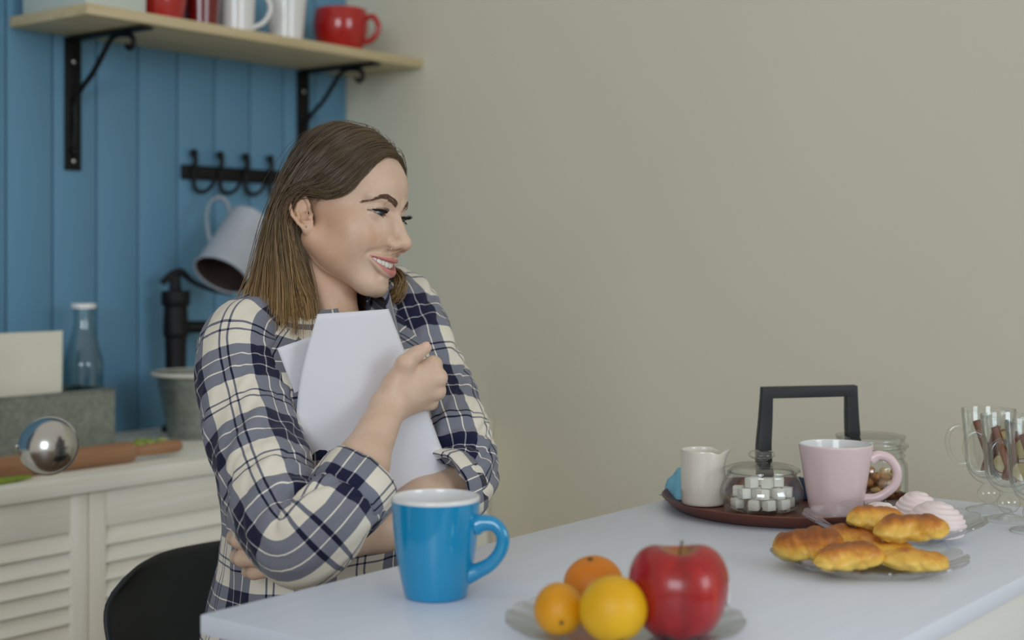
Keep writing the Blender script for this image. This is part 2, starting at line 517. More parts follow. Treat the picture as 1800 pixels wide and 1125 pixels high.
# ------------------------------------------------------------------ shelf, brackets
SH_B = CAMZ + 0.489; SH_T = SH_B + 0.022
tag(room_box('shelf', 1.69, WALL_X - 0.002, 2.381, WALL_Y - 0.0005, SH_B, SH_T, 'shelf_wood', bev=0.0015), 'pale pine wall shelf holding red and white cups', 'shelf')
def bracket(x, label):
    r = tag(room_empty('shelf_bracket', x, WALL_Y, SH_B - 0.29), label, 'bracket', 'iron brackets under the shelf')
    # local: x along the wall, -y out of the wall, z up
    h = 0.286
    box('back_plate', -0.020, 0.020, -0.006, -0.0005, 0, h, 'black_iron', r, bev=0.001)
    box('arm', -0.014, 0.014, -0.262, -0.006, h - 0.006, h + 0.0005, 'black_iron', r, bev=0.001)
    p = [(0, -0.006, 0.045), (0, -0.012, 0.10), (0, -0.012, 0.145), (0, -0.035, 0.175), (0, -0.075, 0.205), (0, -0.115, 0.247), (0, -0.140, 0.272), (0, -0.170, 0.278), (0, -0.200, 0.274)]
    cur = spline(p, 6)
    c0 = Vector((0, -0.200, 0.257))
    for k in range(1, 26):
        t = k / 25
        a = math.pi / 2 + 4.6 * t
        rr = 0.017 * (1 - 0.55 * t)
        cur.append(c0 + Vector((0, math.cos(a) * rr, math.sin(a) * rr)))
    tube('scroll_brace', cur, 0.0058, 'black_iron', r, 10)
    ball('scroll_knob', (0, -0.012, 0.04), 0.010, 'black_iron', r, 14)
    for z in (0.02, 0.235):
        ball('screw', (0, -0.007, z), 0.005, 'steel', r, 10, (1, 0.5, 1))
bracket(1.842, 'black iron scroll bracket near the free left end of the shelf')
bracket(2.524, 'black iron scroll bracket above the woman, near the beige wall')

# ------------------------------------------------------------------ cups on the shelf
def shelf_pos(x, y=2.47):
    return W(x, y, SH_T + 0.0005)
def cup_prof(rb, rt, h, t=0.004, belly=0.0, foot=0.0):
    o = [(0, 0), (rb * 0.85, 0), (rb * 0.85, 0), (rb, 0.003 + foot)]
    for k in range(1, 9):
        s = k / 8
        o.append((rb + (rt - rb) * s + belly * math.sin(math.pi * s) , 0.003 + foot + (h - 0.005 - foot) * s))
    o += [(rt - t * 0.3, h), (rt - t, h - 0.001)]
    for k in range(8, 0, -1):
        s = k / 8
        o.append((rb + (rt - rb) * s + belly * math.sin(math.pi * s) - t, 0.008 + foot + (h - 0.012 - foot) * s))
    o += [(rb * 0.8 - t, 0.007 + foot), (0, 0.007 + foot)]
    return o
def handle_path(r0, z0, r1, z1, out, n=10):
    return spline([(r0 - 0.002, 0, z0), (r0 + out * 0.55, 0, z0 + 0.004), (r0 + out, 0, (z0 * 0.62 + z1 * 0.38)), (r1 + out * 0.72, 0, z1 + (z0 - z1) * 0.2), (r1 - 0.002, 0, z1)], n)
tag(lathe('pot', cup_prof(0.048, 0.058, 0.10, belly=0.004), 'red_glaze', None, 40, shelf_pos(1.935)), 'red straight sided pot on the shelf beside the dark red mug', 'pot')
r = tag(empty('mug', shelf_pos(2.05), TH), 'dark red mug standing between the red pot and a white mug', 'mug', 'cups on the wall shelf')
lathe('body', cup_prof(0.036, 0.042, 0.11), 'dark_red_glaze', r)
tube('handle', [Vector((p.y, p.x, p.z)) for p in handle_path(0.042, 0.088, 0.038, 0.03, 0.028)], 0.005, 'dark_red_glaze', r, 10)
r = tag(empty('mug', shelf_pos(2.150), TH - 0.9), 'white mug with a handle turned to the right on the shelf', 'mug', 'cups on the wall shelf')
lathe('body', cup_prof(0.038, 0.043, 0.115), 'white_glaze', r)
tube('handle', handle_path(0.043, 0.092, 0.039, 0.018, 0.034), 0.0055, 'white_glaze', r, 10)
r = tag(empty('mug', shelf_pos(2.215, 2.575), TH + 0.5), 'red mug half hidden behind the white shelf cups', 'mug', 'cups on the wall shelf')
lathe('body', cup_prof(0.034, 0.038, 0.10), 'red_glaze', r)
tube('handle', handle_path(0.038, 0.08, 0.035, 0.02, 0.028), 0.005, 'red_glaze', r, 10)
tag(lathe('tumbler', cup_prof(0.038, 0.050, 0.14), 'white_glaze', None, 48, shelf_pos(2.302)), 'plain white flared tumbler next to the big red cup', 'cup', 'cups on the wall shelf')
r = tag(empty('cup', shelf_pos(2.482), -0.2), 'big red round cup at the right end of the shelf', 'cup', 'cups on the wall shelf')
lathe('body', cup_prof(0.050, 0.064, 0.105, 0.005, 0.010), 'red_glaze', r, 56)
tube('handle', handle_path(0.066, 0.082, 0.062, 0.022, 0.030, 12), 0.007, 'red_glaze', r, 12)
pt = room_empty('storage_tin', 1.775, 2.50, SH_T + 0.0005)
tag(pt, 'pale green tin box on the left end of the shelf', 'tin')
box('body', -0.078, 0.070, -0.105, 0.115, 0, 0.10, 'pale_tin', pt, bev=0.006)
box('lid', -0.080, 0.072, -0.107, 0.117, 0.1005, 0.125, 'pale_tin', pt, bev=0.005)

# ------------------------------------------------------------------ hook rail and hanging jug
hz = CAMZ + 0.211
hr = tag(room_empty('hook_rail', 2.34, WALL_Y, hz), 'black iron rail with hooks on the blue planks', 'hook rail')
bm = bmesh.new(); bm_box(bm, -0.205, 0.115, -0.010, -0.0005, -0.017, 0.017, 0.004, 3)
bm_obj('bar', bm, 'black_iron', hr, True)
for k in range(4):
    hx = 2.165 + 0.0793 * k - 2.34
    pth = spline([(hx, -0.014, 0.040), (hx, -0.020, 0.028), (hx, -0.014, 0.010), (hx, -0.013, -0.02), (hx + 0.003, -0.016, -0.040), (hx + 0.010, -0.030, -0.047), (hx + 0.020, -0.046, -0.038), (hx + 0.030, -0.055, -0.016)], 5)
    hk = tube('hook', pth, [0.006, 0.0055, 0.005, 0.005, 0.005, 0.005, 0.0055], 'black_iron', hr, 8)
    ball('hook_knob', (hx, -0.014, 0.045), 0.0095, 'black_iron', hk, 12)
# enamel jug hanging by its handle from the second hook
base_c = PX(441, 384, 3.30); open_c = PX(389, 484, 3.20)
ax = (open_c - base_c); ln = ax.length; ax.normalize()
jr = empty('jug', base_c)
tag(jr, 'grey enamelled tin jug hanging upside down from a wall hook', 'jug')
side = PX(392, 335, 3.30) - base_c
side = (side - ax * side.dot(ax)).normalized()
q = Matrix((side, ax.cross(side), ax)).transposed()
jr.rotation_euler = q.to_euler()
rb, rt = 0.049, 0.064
prof = [(0, 0.0), (rb - 0.006, 0.0), (rb, 0.005)] + [(rb + (rt - rb) * s, 0.005 + (ln - 0.010) * s) for s in (0.2, 0.4, 0.6, 0.8, 1.0)] + [(rt + 0.003, ln - 0.003), (rt + 0.003, ln), (rt, ln + 0.001), (rt - 0.002, ln - 0.002)]
lathe('body', prof, 'enamel_grey', jr, 48)
prof = [(rt - 0.002, ln - 0.002)] + [(rb + (rt - rb) * s - 0.0025, 0.008 + (ln - 0.014) * s) for s in (1.0, 0.5, 0.0)] + [(0, 0.006)]
lathe('inner_lining', prof, 'rust_inside', jr, 48)
hp = spline([(0.048, 0, 0.016), (0.066, 0, -0.006), (0.086, 0, -0.008), (0.098, 0, 0.012), (0.094, 0, 0.046), (0.078, 0, 0.078), (0.058, 0, 0.108)], 8)
tube('handle', hp, 0.009, 'enamel_grey', jr, 10, flat=0.35, up=(0, 1, 0))

# ------------------------------------------------------------------ things on the worktop
def top_at(px, y, dz=0.0):
    """point of the worktop at photograph column px and room depth y"""
    k = (px - 900) / FPX
    # world = t*(k,1); room y = -ST*X + CT*Y
    t = y / (-ST * k + CT)
    p = Vector((k * t, t, COUNTER_Z + dz))
    return p
# hand pump tap
tp = top_at(309, 2.57)
tr = tag(empty('pump_tap', tp, TH), 'dark bronze hand pump tap behind the metal bucket', 'tap')
s = tp.y / FPX
H = CAMZ - (480 - 461) * s - COUNTER_Z
lathe('column', smooth_prof([(0, 0), (0.032, 0), (0.032, 0), (0.032, 0.008), (0.024, 0.016), (0.0225, 0.03), (0.0225, 0.11), (0.0225, 0.11), (0.027, 0.118), (0.027, 0.128), (0.0235, 0.136), (0.0245, 0.21), (0.0245, 0.21), (0.0285, 0.216), (0.0285, 0.235), (0.026, H - 0.075), (0.026, H - 0.075), (0.032, H - 0.07), (0.032, H - 0.045), (0.030, H - 0.040), (0.014, H - 0.038), (0.011, H - 0.02), (0.010, H - 0.005), (0, H - 0.002)], 3), 'black_iron', tr, 32)
sp = COUNTER_Z
zs = CAMZ - (576 - 461) * s - COUNTER_Z
tube('spout', spline([(0.02, 0, zs), (0.05, -0.012, zs), (0.085, -0.03, zs - 0.001), (0.105, -0.04, zs - 0.008), (0.115, -0.045, zs - 0.03)], 6), [0.015, 0.014, 0.014, 0.013, 0.014], 'black_iron', tr, 14)
tube('lever', spline([(-0.030, 0.01, H - 0.022), (-0.01, 0.004, H - 0.004), (0.012, -0.004, H + 0.002), (0.04, -0.012, H - 0.02), (0.08, -0.026, H - 0.038), (0.13, -0.04, H - 0.046)], 7), [0.008, 0.008, 0.009, 0.006, 0.005, 0.007], 'black_iron', tr, 10)
tube('pivot_link', [(-0.012, 0, H - 0.05), (-0.010, 0, H)], 0.006, 'black_iron', tr, 8)
# bucket under the spout
bp = top_at(352, 2.44)
br = tag(empty('bucket', bp, TH), 'galvanised metal bucket half hidden behind the plaid sleeve', 'bucket')
sb = bp.y / FPX
bh = (CAMZ - (656 - 461) * sb) - COUNTER_Z
lathe('body', [(0, 0), (0.066, 0), (0.068, 0.004)] + [(0.068 + 0.024 * k / 6, 0.004 + (bh - 0.012) * k / 6) for k in range(1, 7)] + [(0.099, bh - 0.006), (0.101, bh), (0.098, bh + 0.003), (0.094, bh - 0.001), (0.089, bh - 0.012)], 'galvanised', br, 48)
lathe('inner_lining', [(0.0890, bh - 0.010), (0.078, bh * 0.5), (0.066, 0.022), (0, 0.010)], 'cream_glaze', br, 48)
v, f = lathe_mesh([(0.102 + 0.004 * math.cos(a), bh + 0.001 + 0.004 * math.sin(a)) for a in [2 * math.pi * k / 8 for k in range(9)]], 48)
mesh('rim_bead', v, f, 'cream_glaze', br)
v, f = lathe_mesh([(0.0905 + 0.002 * math.cos(a), bh * 0.82 + 0.002 * math.sin(a)) for a in [2 * math.pi * k / 8 for k in range(9)]], 48)
mesh('hoop', v, f, 'galvanised', br)
# tin trough with napkins
bxp = top_at(203, 2.46)                       # its right front corner
xr = CT * bxp.x + ST * bxp.y
sx = bxp.y / FPX
bh2 = CAMZ - (684 - 461) * sx - COUNTER_Z
L2 = 0.30
tr2 = tag(room_empty('trough', xr - L2 / 2, 2.53, COUNTER_Z), 'galvanised tin trough holding paper napkins and a bottle', 'trough')
d2 = 0.068
bm = bmesh.new()
t = 0.003
bm_box(bm, -L2 / 2, L2 / 2, -d2, d2, 0, t)
bm_box(bm, -L2 / 2, L2 / 2, -d2, -d2 + t, t, bh2)
bm_box(bm, -L2 / 2, L2 / 2, d2 - t, d2, t, bh2)
bm_box(bm, -L2 / 2, -L2 / 2 + t, -d2 + t, d2 - t, t, bh2)
bm_box(bm, L2 / 2 - t, L2 / 2, -d2 + t, d2 - t, t, bh2)
bm_obj('body', bm, 'galvanised', tr2)
rp_ = [(-L2 / 2, -d2, bh2), (L2 / 2, -d2, bh2), (L2 / 2, d2, bh2), (-L2 / 2, d2, bh2), (-L2 / 2, -d2, bh2)]
pts = []
for a, b in zip(rp_[:-1], rp_[1:]):
    pts += [Vector(a).lerp(Vector(b), k / 6) for k in range(6)]
pts.append(Vector(rp_[-1]))
tube('rolled_rim', pts, 0.003, 'galvanised', tr2, 8)
rnd = random.Random(4)
nx = CT * top_at(110, 2.48).x + ST * top_at(110, 2.48).y - (xr - L2 / 2)   # right end of the napkins
nz = CAMZ - (582 - 461) * top_at(60, 2.48).y / FPX - COUNTER_Z
for k in range(9):
    y = -0.050 + k * 0.0062
    v, f = [], []
    lean = -0.012 + 0.006 * rnd.random() + 0.002 * k
    w1 = nx + 0.004 * rnd.uniform(-1, 1) + (0.012 if k > 6 else 0)
    w0 = w1 - 0.16
    hh = nz - 0.004 * rnd.random() - 0.002 * k
    N = 10
    for i in range(N + 1):
        for j in range(5):
            ss = i / N; h = 0.005 + (hh - 0.005) * j / 4
            bow = 0.004 * math.sin(ss * 5 + k) * (j / 4)
            v.append((w0 + (w1 - w0) * ss + (0.016 * (j / 4) ** 2 if k > 6 and i == N else 0), y + lean * 0.3 * (j / 4) + bow * 0.4, h))
    n1 = len(v)
    v += [(p[0], p[1] + 0.0016, p[2]) for p in v]
    for i in range(N):
        for j in range(4):
            a = i * 5 + j
            f.append((a, a + 5, a + 6, a + 1)); f.append((n1 + a, n1 + a + 1, n1 + a + 6, n1 + a + 5))
    bnd = [i * 5 for i in range(N + 1)] + [N * 5 + j for j in range(1, 5)] + [i * 5 + 4 for i in range(N - 1, -1, -1)] + [j for j in range(3, 0, -1)]
    for a, b in zip(bnd, bnd[1:] + bnd[:1]):
        f.append((a, a + n1, b + n1, b))
    o = mesh('napkin', v, f, 'napkin_paper', None, True, W(xr - L2 / 2, 2.53, COUNTER_Z), TH, angle=40)
    tag(o, 'cream paper napkin standing in the tin trough', 'napkin', 'paper napkins in the trough')
# milk bottle standing in the trough
bo = top_at(147, 2.545)
sz = bo.y / FPX
Hb = CAMZ - (534 - 461) * sz - COUNTER_Z - 0.0035
bt = tag(empty('milk_bottle', (bo.x, bo.y, COUNTER_Z + 0.0035)), 'clear glass milk bottle with white cap by the napkins', 'bottle')
o_ = [(0, 0.0), (0.034, 0.0), (0.040, 0.006), (0.0405, 0.03), (0.0405, 0.15), (0.0385, 0.172), (0.0315, 0.200), (0.0245, 0.228), (0.0208, Hb - 0.04), (0.0205, Hb - 0.02), (0.0235, Hb - 0.016), (0.0235, Hb - 0.010)]
i_ = [(0.0185, Hb - 0.010), (0.0172, Hb - 0.03), (0.0175, Hb - 0.04), (0.0213, 0.228), (0.0283, 0.200), (0.0353, 0.172), (0.0372, 0.15), (0.0372, 0.03), (0.034, 0.010), (0, 0.008)]
lathe('body', smooth_prof(o_, 4) + smooth_prof(i_, 4), 'bottle_glass', bt, 48)
lathe('cap', [(0.0238, Hb - 0.0095), (0.0255, Hb - 0.009), (0.0258, Hb - 0.001), (0.0245, Hb + 0.001), (0, Hb + 0.001)], 'white_glaze', bt, 40)
# rolling pin
pr = tag(room_empty('rolling_pin', 1.56, 2.235, COUNTER_Z), 'wooden rolling pin lying at the front of the worktop', 'rolling pin')
xe = CT * top_at(318, 2.235).x + ST * top_at(318, 2.235).y - 1.56     # handle end
R0 = 0.0200
prof = [(0, -0.46), (0.007, -0.459), (0.011, -0.452), (0.0122, -0.44), (0.0115, -0.40), (0.0102, -0.36), (0.0102, -0.36), (R0 - 0.0015, -0.355), (R0, -0.35), (R0, -0.2), (R0, xe - 0.125), (R0 - 0.001, xe - 0.120), (R0 - 0.003, xe - 0.117), (0.0105, xe - 0.108), (0.0115, xe - 0.08), (0.0130, xe - 0.04), (0.0130, xe - 0.012), (0.010, xe - 0.003), (0, xe)]
v, f = lathe_mesh(prof, 40)
v = [(p[2], p[1], p[0] + R0) for p in v]
mesh('body', v, f, 'pin_wood', pr, True, angle=30)
# ladle
lc = PX(83, 783, 2.19)
lr = tag(empty('ladle', lc), 'polished steel ladle bowl resting against the rolling pin', 'ladle')
axl = Vector((0.10, -1.0, 0.22)).normalized()
sd = Vector((0, 0, 1)).cross(axl).normalized()
lr.rotation_euler = Matrix((sd, axl.cross(sd), axl)).transposed().to_euler()
Rl = 50 * 2.19 / FPX
prof = [(Rl * math.sin(a), -0.030 * math.cos(a) + 0.030 * 0.0 + 0.012) for a in np.linspace(math.pi / 2, math.pi, 12)][::-1]
outer = [(Rl * math.sin(a), 0.036 * math.cos(a) - 0.008) for a in np.linspace(0.0, math.pi / 2, 14)]
inner = [((Rl - 0.0015) * math.sin(a), 0.0345 * math.cos(a) - 0.008) for a in np.linspace(math.pi / 2, 0.0, 14)]
lathe('bowl', outer + [(Rl + 0.0018, -0.009), (Rl + 0.0016, -0.011), (Rl - 0.001, -0.010)] + inner, 'steel', lr, 56)
tube('handle', spline([(-Rl + 0.001, 0.0, -0.009), (-Rl - 0.006, 0.002, -0.014), (-Rl - 0.008, 0.004, -0.05), (-Rl - 0.004, 0.006, -0.10), (-Rl + 0.004, 0.006, -0.14)], 5), 0.0045, 'steel', lr, 8, flat=0.5)
ball('rivet', (-Rl - 0.003, 0.0, -0.007), 0.004, 'steel', lr, 10)
# chopped greens
rnd = random.Random(7)
spots = [(178, 2.36), (200, 2.37), (216, 2.40), (226, 2.36), (238, 2.38), (250, 2.355), (258, 2.40), (268, 2.37), (278, 2.36), (284, 2.385), (244, 2.41), (212, 2.34)]
for k, (px, y) in enumerate(spots):
    p = top_at(px, y)
    n = 9
    v, f = [], []
    for j in range(3):
        for i in range(n):
            a = 2 * math.pi * i / n
            r_ = (0.011 if k % 3 else 0.015) * (1 + 0.25 * math.sin(3 * a + k)) * (0.75, 1.0, 0.7)[j]
            v.append((r_ * math.cos(a), r_ * 0.7 * math.sin(a), (0.0, 0.008, 0.015)[j] + (0.002 * math.sin(2 * a + k) if j else 0)))
    for j in range(2):
        for i in range(n):
            f.append((j * n + i, j * n + (i + 1) % n, (j + 1) * n + (i + 1) % n, (j + 1) * n + i))
    f.append(tuple(range(n))[::-1]); f.append(tuple(range(2 * n, 3 * n)))
    o = mesh('celery_piece', v, f, 'pale_green' if k % 2 else 'green_leaf', None, True, p, rnd.random() * 6)
    tag(o, 'chopped green celery piece behind the rolling pin', 'vegetable', 'chopped greens on the worktop')
p0 = top_at(52, 2.19); 
def rel(px, y, dz): 
    q = top_at(px, y, dz); return q - p0
o = tube('celery_stalk', spline([rel(55, 2.190, 0.006), rel(30, 2.187, 0.006), (rel(0, 2.185, 0.006)), rel(-40, 2.185, 0.006), rel(-90, 2.19, 0.006)], 5), [0.003, 0.0055, 0.006, 0.006, 0.005], 'green_leaf', None, 8, loc=p0)
tag(o, 'thin green celery stalk lying in front of the rolling pin', 'vegetable')

# ------------------------------------------------------------------ chair
ch = tag(empty('chair', W(1.362, 1.40, 0.0), TH - math.radians(2)), 'black moulded plastic chair behind the woman', 'chair')
# shell local: x along the wall, y to the wall; she faces -y
NU, NV = 28, 30
def shell(u, s):
    """u -1..1 across, s 0 front edge of the seat .. 1 top of the back"""
    if s < 0.5:
        t = s / 0.5
        y = -0.20 + 0.36 * t; z = 0.445 - 0.012 * math.sin(math.pi * t) + 0.004
        w = 0.192 - 0.01 * (1 - t)
        n = 0.03 * (abs(u) ** 2.2) * (0.4 + 0.6 * t)
        return Vector((u * w, y, z + n))
    t = (s - 0.5) / 0.5
    a = t * t * (3 - 2 * t)
    y = 0.16 + 0.075 * (1 - math.exp(-3.0 * t)) / 0.95 + 0.03 * t
    z = 0.437 + 0.252 * t ** 1.35 + 0.004
    w = 0.192
    if t > 0.80:
        q = (t - 0.80) / 0.20
        w = 0.192 * (1 - 0.30 * (1 - math.sqrt(max(0, 1 - q * q))))
    y -= 0.055 * abs(u) ** 2.0 * (0.5 + 0.5 * math.sin(math.pi * min(1, t * 0.9)))
    z -= 0.022 * abs(u) ** 3.5 * max(0, (t - 0.6) / 0.4)
    return Vector((u * w, y, z))
v, f = [], []
for j in range(NV + 1):
    for i in range(NU + 1):
        v.append(shell(-1 + 2 * i / NU, j / NV))
for j in range(NV):
    for i in range(NU):
        a = j * (NU + 1) + i
        f.append((a, a + 1, a + NU + 2, a + NU + 1))
o = mesh('seat_shell', v, f, 'chair_plastic', ch)
md = o.modifiers.new('thick', 'SOLIDIFY'); md.thickness = 0.009; md.offset = -1
md = o.modifiers.new('sub', 'SUBSURF'); md.levels = 1; md.render_levels = 1
for sx_ in (-1, 1):
    for y0, y1 in ((-0.14, -0.21), (0.12, 0.21)):
        tube('leg', [(sx_ * 0.13, y0, 0.432), (sx_ * 0.19, y1, 0.0)], [0.016, 0.011], 'pale_wood_vertical', ch, 12)

# ------------------------------------------------------------------ table
T_X0, T_X1, T_Y0, T_Y1 = 0.870, 1.935, 0.497, 1.051
tb = tag(room_empty('table', (T_X0 + T_X1) / 2, (T_Y0 + T_Y1) / 2, 0.0), 'white topped wooden table with breakfast things on it', 'table')
room_box('tabletop', T_X0, T_X1, T_Y0, T_Y1, TABLE_Z - 0.019, TABLE_Z, 'white_table', tb, bev=0.002)
room_box('apron', T_X0 + 0.03, T_X1 - 0.03, T_Y0 + 0.004, T_Y0 + 0.024, TABLE_Z - 0.12, TABLE_Z - 0.0195, 'white_apron', tb, bev=0.001)
room_box('apron', T_X0 + 0.03, T_X1 - 0.03, T_Y1 - 0.05, T_Y1 - 0.03, TABLE_Z - 0.09, TABLE_Z - 0.0195, 'pale_wood', tb, bev=0.001)
room_box('apron', T_X0 + 0.03, T_X0 + 0.05, T_Y0 + 0.0245, T_Y1 - 0.0505, TABLE_Z - 0.09, TABLE_Z - 0.0195, 'pale_wood', tb, bev=0.001)
room_box('apron', T_X1 - 0.05, T_X1 - 0.03, T_Y0 + 0.0245, T_Y1 - 0.0505, TABLE_Z - 0.09, TABLE_Z - 0.0195, 'pale_wood', tb, bev=0.001)
for a in (T_X0 + 0.05, T_X1 - 0.10):
    for b in (T_Y0 + 0.025, T_Y1 - 0.10):
        room_box('leg', a + 0.001, a + 0.049, b, b + 0.049, 0.0, TABLE_Z - 0.0195, 'pale_wood_vertical', tb, bev=0.003)
# ------------------------------------------------------------------ blue mug
def open_handle(parent, m, pts, rad, segs=14, flat=1.0, name='handle'):
    return tube(name, spline(pts, 8), rad, m, parent, segs, flat, up=(0, 1, 0))
mp_ = on_table(766, 1.405)
bmug = tag(empty('mug', mp_, math.radians(-14)), 'tall glossy blue mug at the near edge of the table', 'mug')
Hm = 0.0995
out_p = [(0, 0.002), (0.024, 0.002), (0.027, 0.0), (0.0305, 0.0015), (0.0325, 0.008), (0.0362, 0.025), (0.0397, 0.045), (0.0420, 0.065), (0.0432, 0.085), (0.0437, Hm - 0.004)]
in_p = [(0.0437, Hm - 0.004), (0.0436, Hm - 0.0012), (0.0425, Hm), (0.0411, Hm - 0.0012), (0.0402, 0.085), (0.0390, 0.065), (0.0367, 0.045), (0.0332, 0.025), (0.028, 0.011), (0.018, 0.0075), (0, 0.007)]
lathe('body', smooth_prof(out_p, 5), 'blue_glaze', bmug, 72)
lathe('inside', smooth_prof(in_p, 5), 'white_glaze', bmug, 72)
open_handle(bmug, 'blue_glaze', [(0.0405, 0, 0.072), (0.048, 0, 0.0745), (0.060, 0, 0.0735), (0.0682, 0, 0.063), (0.0665, 0, 0.049), (0.057, 0, 0.036), (0.044, 0, 0.0280), (0.0290, 0, 0.022)], [0.0085, 0.0068, 0.0056, 0.0052, 0.0052, 0.0054, 0.0062, 0.0085], flat=1.25)

# ------------------------------------------------------------------ glass plates
def glass_plate(name, loc, R, rim, foot, n, amp, label, rz=0.0):
    def mod(r, z, a, i):
        k = max(0.0, (r - foot) / (R - foot))
        w = abs(math.sin(n * a / 2)) ** 0.7
        return r * (1 + amp * (w - 0.6) * k * k), z + 0.0022 * (w - 0.5) * k
    t = 0.0028
    up = [(0, 0.0052), (foot * 0.6, 0.0050), (foot, 0.0056), (foot + (R - foot) * 0.35, 0.0052 + (rim - 0.005) * 0.30), (foot + (R - foot) * 0.7, 0.0052 + (rim - 0.005) * 0.66), (R, rim)]
    lo = [(R + 0.0006, rim - t * 0.5), (R - 0.001, rim - t), (foot + (R - foot) * 0.7, 0.0052 + (rim - 0.005) * 0.66 - t), (foot + (R - foot) * 0.35, 0.0048 + (rim - 0.005) * 0.30 - t), (foot + 0.001, 0.0012), (foot - 0.001, 0.0), (foot - 0.004, 0.0), (foot - 0.006, 0.0016), (foot * 0.5, 0.0019), (0, 0.0019)]
    o = lathe(name, smooth_prof(up, 5) + smooth_prof(lo, 4), 'plate_glass', None, n * 8, loc, mod, rz)
    return tag(o, label, 'plate', 'scalloped glass plates')
P1 = on_table(1527, 1.532); P2 = on_table(1571, 1.702); P3 = on_table(1098, 1.268)
glass_plate('glass_plate', P1, 0.103, 0.017, 0.066, 20, 0.03, 'scalloped clear glass plate under the heap of golden pastries')
glass_plate('glass_plate', P2, 0.106, 0.027, 0.055, 22, 0.03, 'scalloped clear glass plate under the pink marshmallow swirls')
glass_plate('glass_plate', P3, 0.106, 0.014, 0.066, 20, 0.02, 'clear glass plate under the apple and citrus fruit')

# ------------------------------------------------------------------ fruit
def fruit_z(z=0.0056): return z
# apple
ap = on_table(1193, 1.238, 0.0060)
ar = tag(empty('apple', ap, 0.3), 'big shiny red apple with a short stem on the glass plate', 'apple')
Ra, Ha = 0.0425, 0.076
prof = [(0.0, 0.006), (0.004, 0.0045), (0.009, 0.0012), (0.014, 0.0), (0.021, 0.0012), (0.0300, 0.0070), (0.0368, 0.0170), (0.0412, 0.031), (0.0427, 0.044), (0.0408, 0.0565), (0.0350, 0.0675), (0.0270, 0.0735), (0.0190, 0.0752), (0.0120, 0.0725), (0.0065, 0.0675), (0.0025, 0.0635), (0.0, 0.0625)]
def amod(r, z, a, i):
    k = min(1, z / 0.06)
    return r * (1 + 0.022 * math.cos(5 * a + 0.4) * (1 - 0.6 * k) + 0.02 * math.cos(2 * a + 1)), z + 0.0022 * math.cos(a * 2 + 0.5) * k * min(1, r / 0.02) + 0.0018 * math.cos(5 * a) * (0.0 if z > 0.02 else min(1, r / 0.012) * (1 - z / 0.02))
lathe('body', smooth_prof(prof, 4), 'apple_skin', ar, 64, mod=amod)
tube('stem', spline([(0, 0, 0.061), (0.001, 0.0005, 0.070), (0.003, 0.001, 0.078), (0.004, 0.001, 0.081)], 4), [0.0012, 0.001, 0.001, 0.0018], 'stem_brown', ar, 8)
def citrus_fruit(px, Y, r, sq, m, label, name, tilt, dz=0.006, dent=0.05):
    c = on_table(px, Y, dz)
    root = tag(empty(name, c), label, 'fruit', 'citrus fruit on the glass plate')
    prof = []
    for k in range(25):
        a = math.pi * k / 24
        rr = r * math.sin(a)
        zz = -r * sq * math.cos(a)
        d = math.hypot(rr, 0) / r
        if k > 18: zz -= r * dent * math.exp(-(d / 0.22) ** 2)
        if k < 6: zz += r * dent * 0.6 * math.exp(-(d / 0.2) ** 2)
        prof.append((rr, zz))
    def mod(q, z, a, i):
        return q * (1 + 0.012 * math.cos(3 * a + r * 900)), z
    v, f = lathe_mesh(prof, 48, mod)
    M = Matrix.Rotation(tilt[1], 3, 'Z') @ Matrix.Rotation(tilt[0], 3, 'X')
    vv = [M @ Vector(p) for p in v]
    zmin = min(p.z for p in vv)
    vv = [(p.x, p.y, p.z - zmin) for p in vv]
    o = mesh('peel', vv, f, m, root)
    top = M @ Vector((0, 0, r * sq * (1 - dent)))
    n_ = M @ Vector((0, 0, 1))
    st = []
    # star shaped stem button
    ex = n_.orthogonal().normalized(); ey = n_.cross(ex)
    vs_, fs_ = [], []
    for k in range(10):
        a = 2 * math.pi * k / 10
        q = r * (0.11 if k % 2 else 0.07)
        vs_.append(top - Vector((0, 0, zmin)) + (ex * math.cos(a) + ey * math.sin(a)) * q + n_ * 0.0004)
    for k in range(10):
        vs_.append(top - Vector((0, 0, zmin)) + (vs_[k] - (top - Vector((0, 0, zmin)))) * 0.5 + n_ * 0.0018)
    for k in range(10):
        fs_.append((k, (k + 1) % 10, 10 + (k + 1) % 10, 10 + k))
    fs_.append(tuple(range(10, 20)))
    mesh('stem_button', vs_, fs_, 'stem_brown', root)
    return root
citrus_fruit(1078, 1.212, 0.0292, 0.97, 'lemon_orange_skin', 'round yellow orange citrus in front, touching the apple', 'orange', (math.radians(150), 0.4))
citrus_fruit(983, 1.238, 0.0222, 1.08, 'deep_yellow_skin', 'smallest yellow orange citrus with a dark stem end showing', 'orange', (math.radians(106), 0.05))
citrus_fruit(1043, 1.332, 0.0280, 0.86, 'tangerine_skin', 'deep orange tangerine behind the two yellow citrus', 'tangerine', (math.radians(14), -0.6))

# small packet behind the apple
pk = empty('packet', on_table(1190, 1.375, 0.0005), math.radians(4))
tag(pk, 'small brown and white packet mostly hidden behind the apple', 'packet')
box('body', -0.052, 0.046, -0.010, 0.010, 0, 0.014, 'dark_red_glaze', pk, bev=0.003)
box('end_flap', 0.0465, 0.050, -0.011, 0.011, 0, 0.022, 'white_glaze', pk, bev=0.001)
box('clip', -0.058, -0.0525, -0.011, 0.011, 0, 0.020, 'steel', pk, bev=0.002)

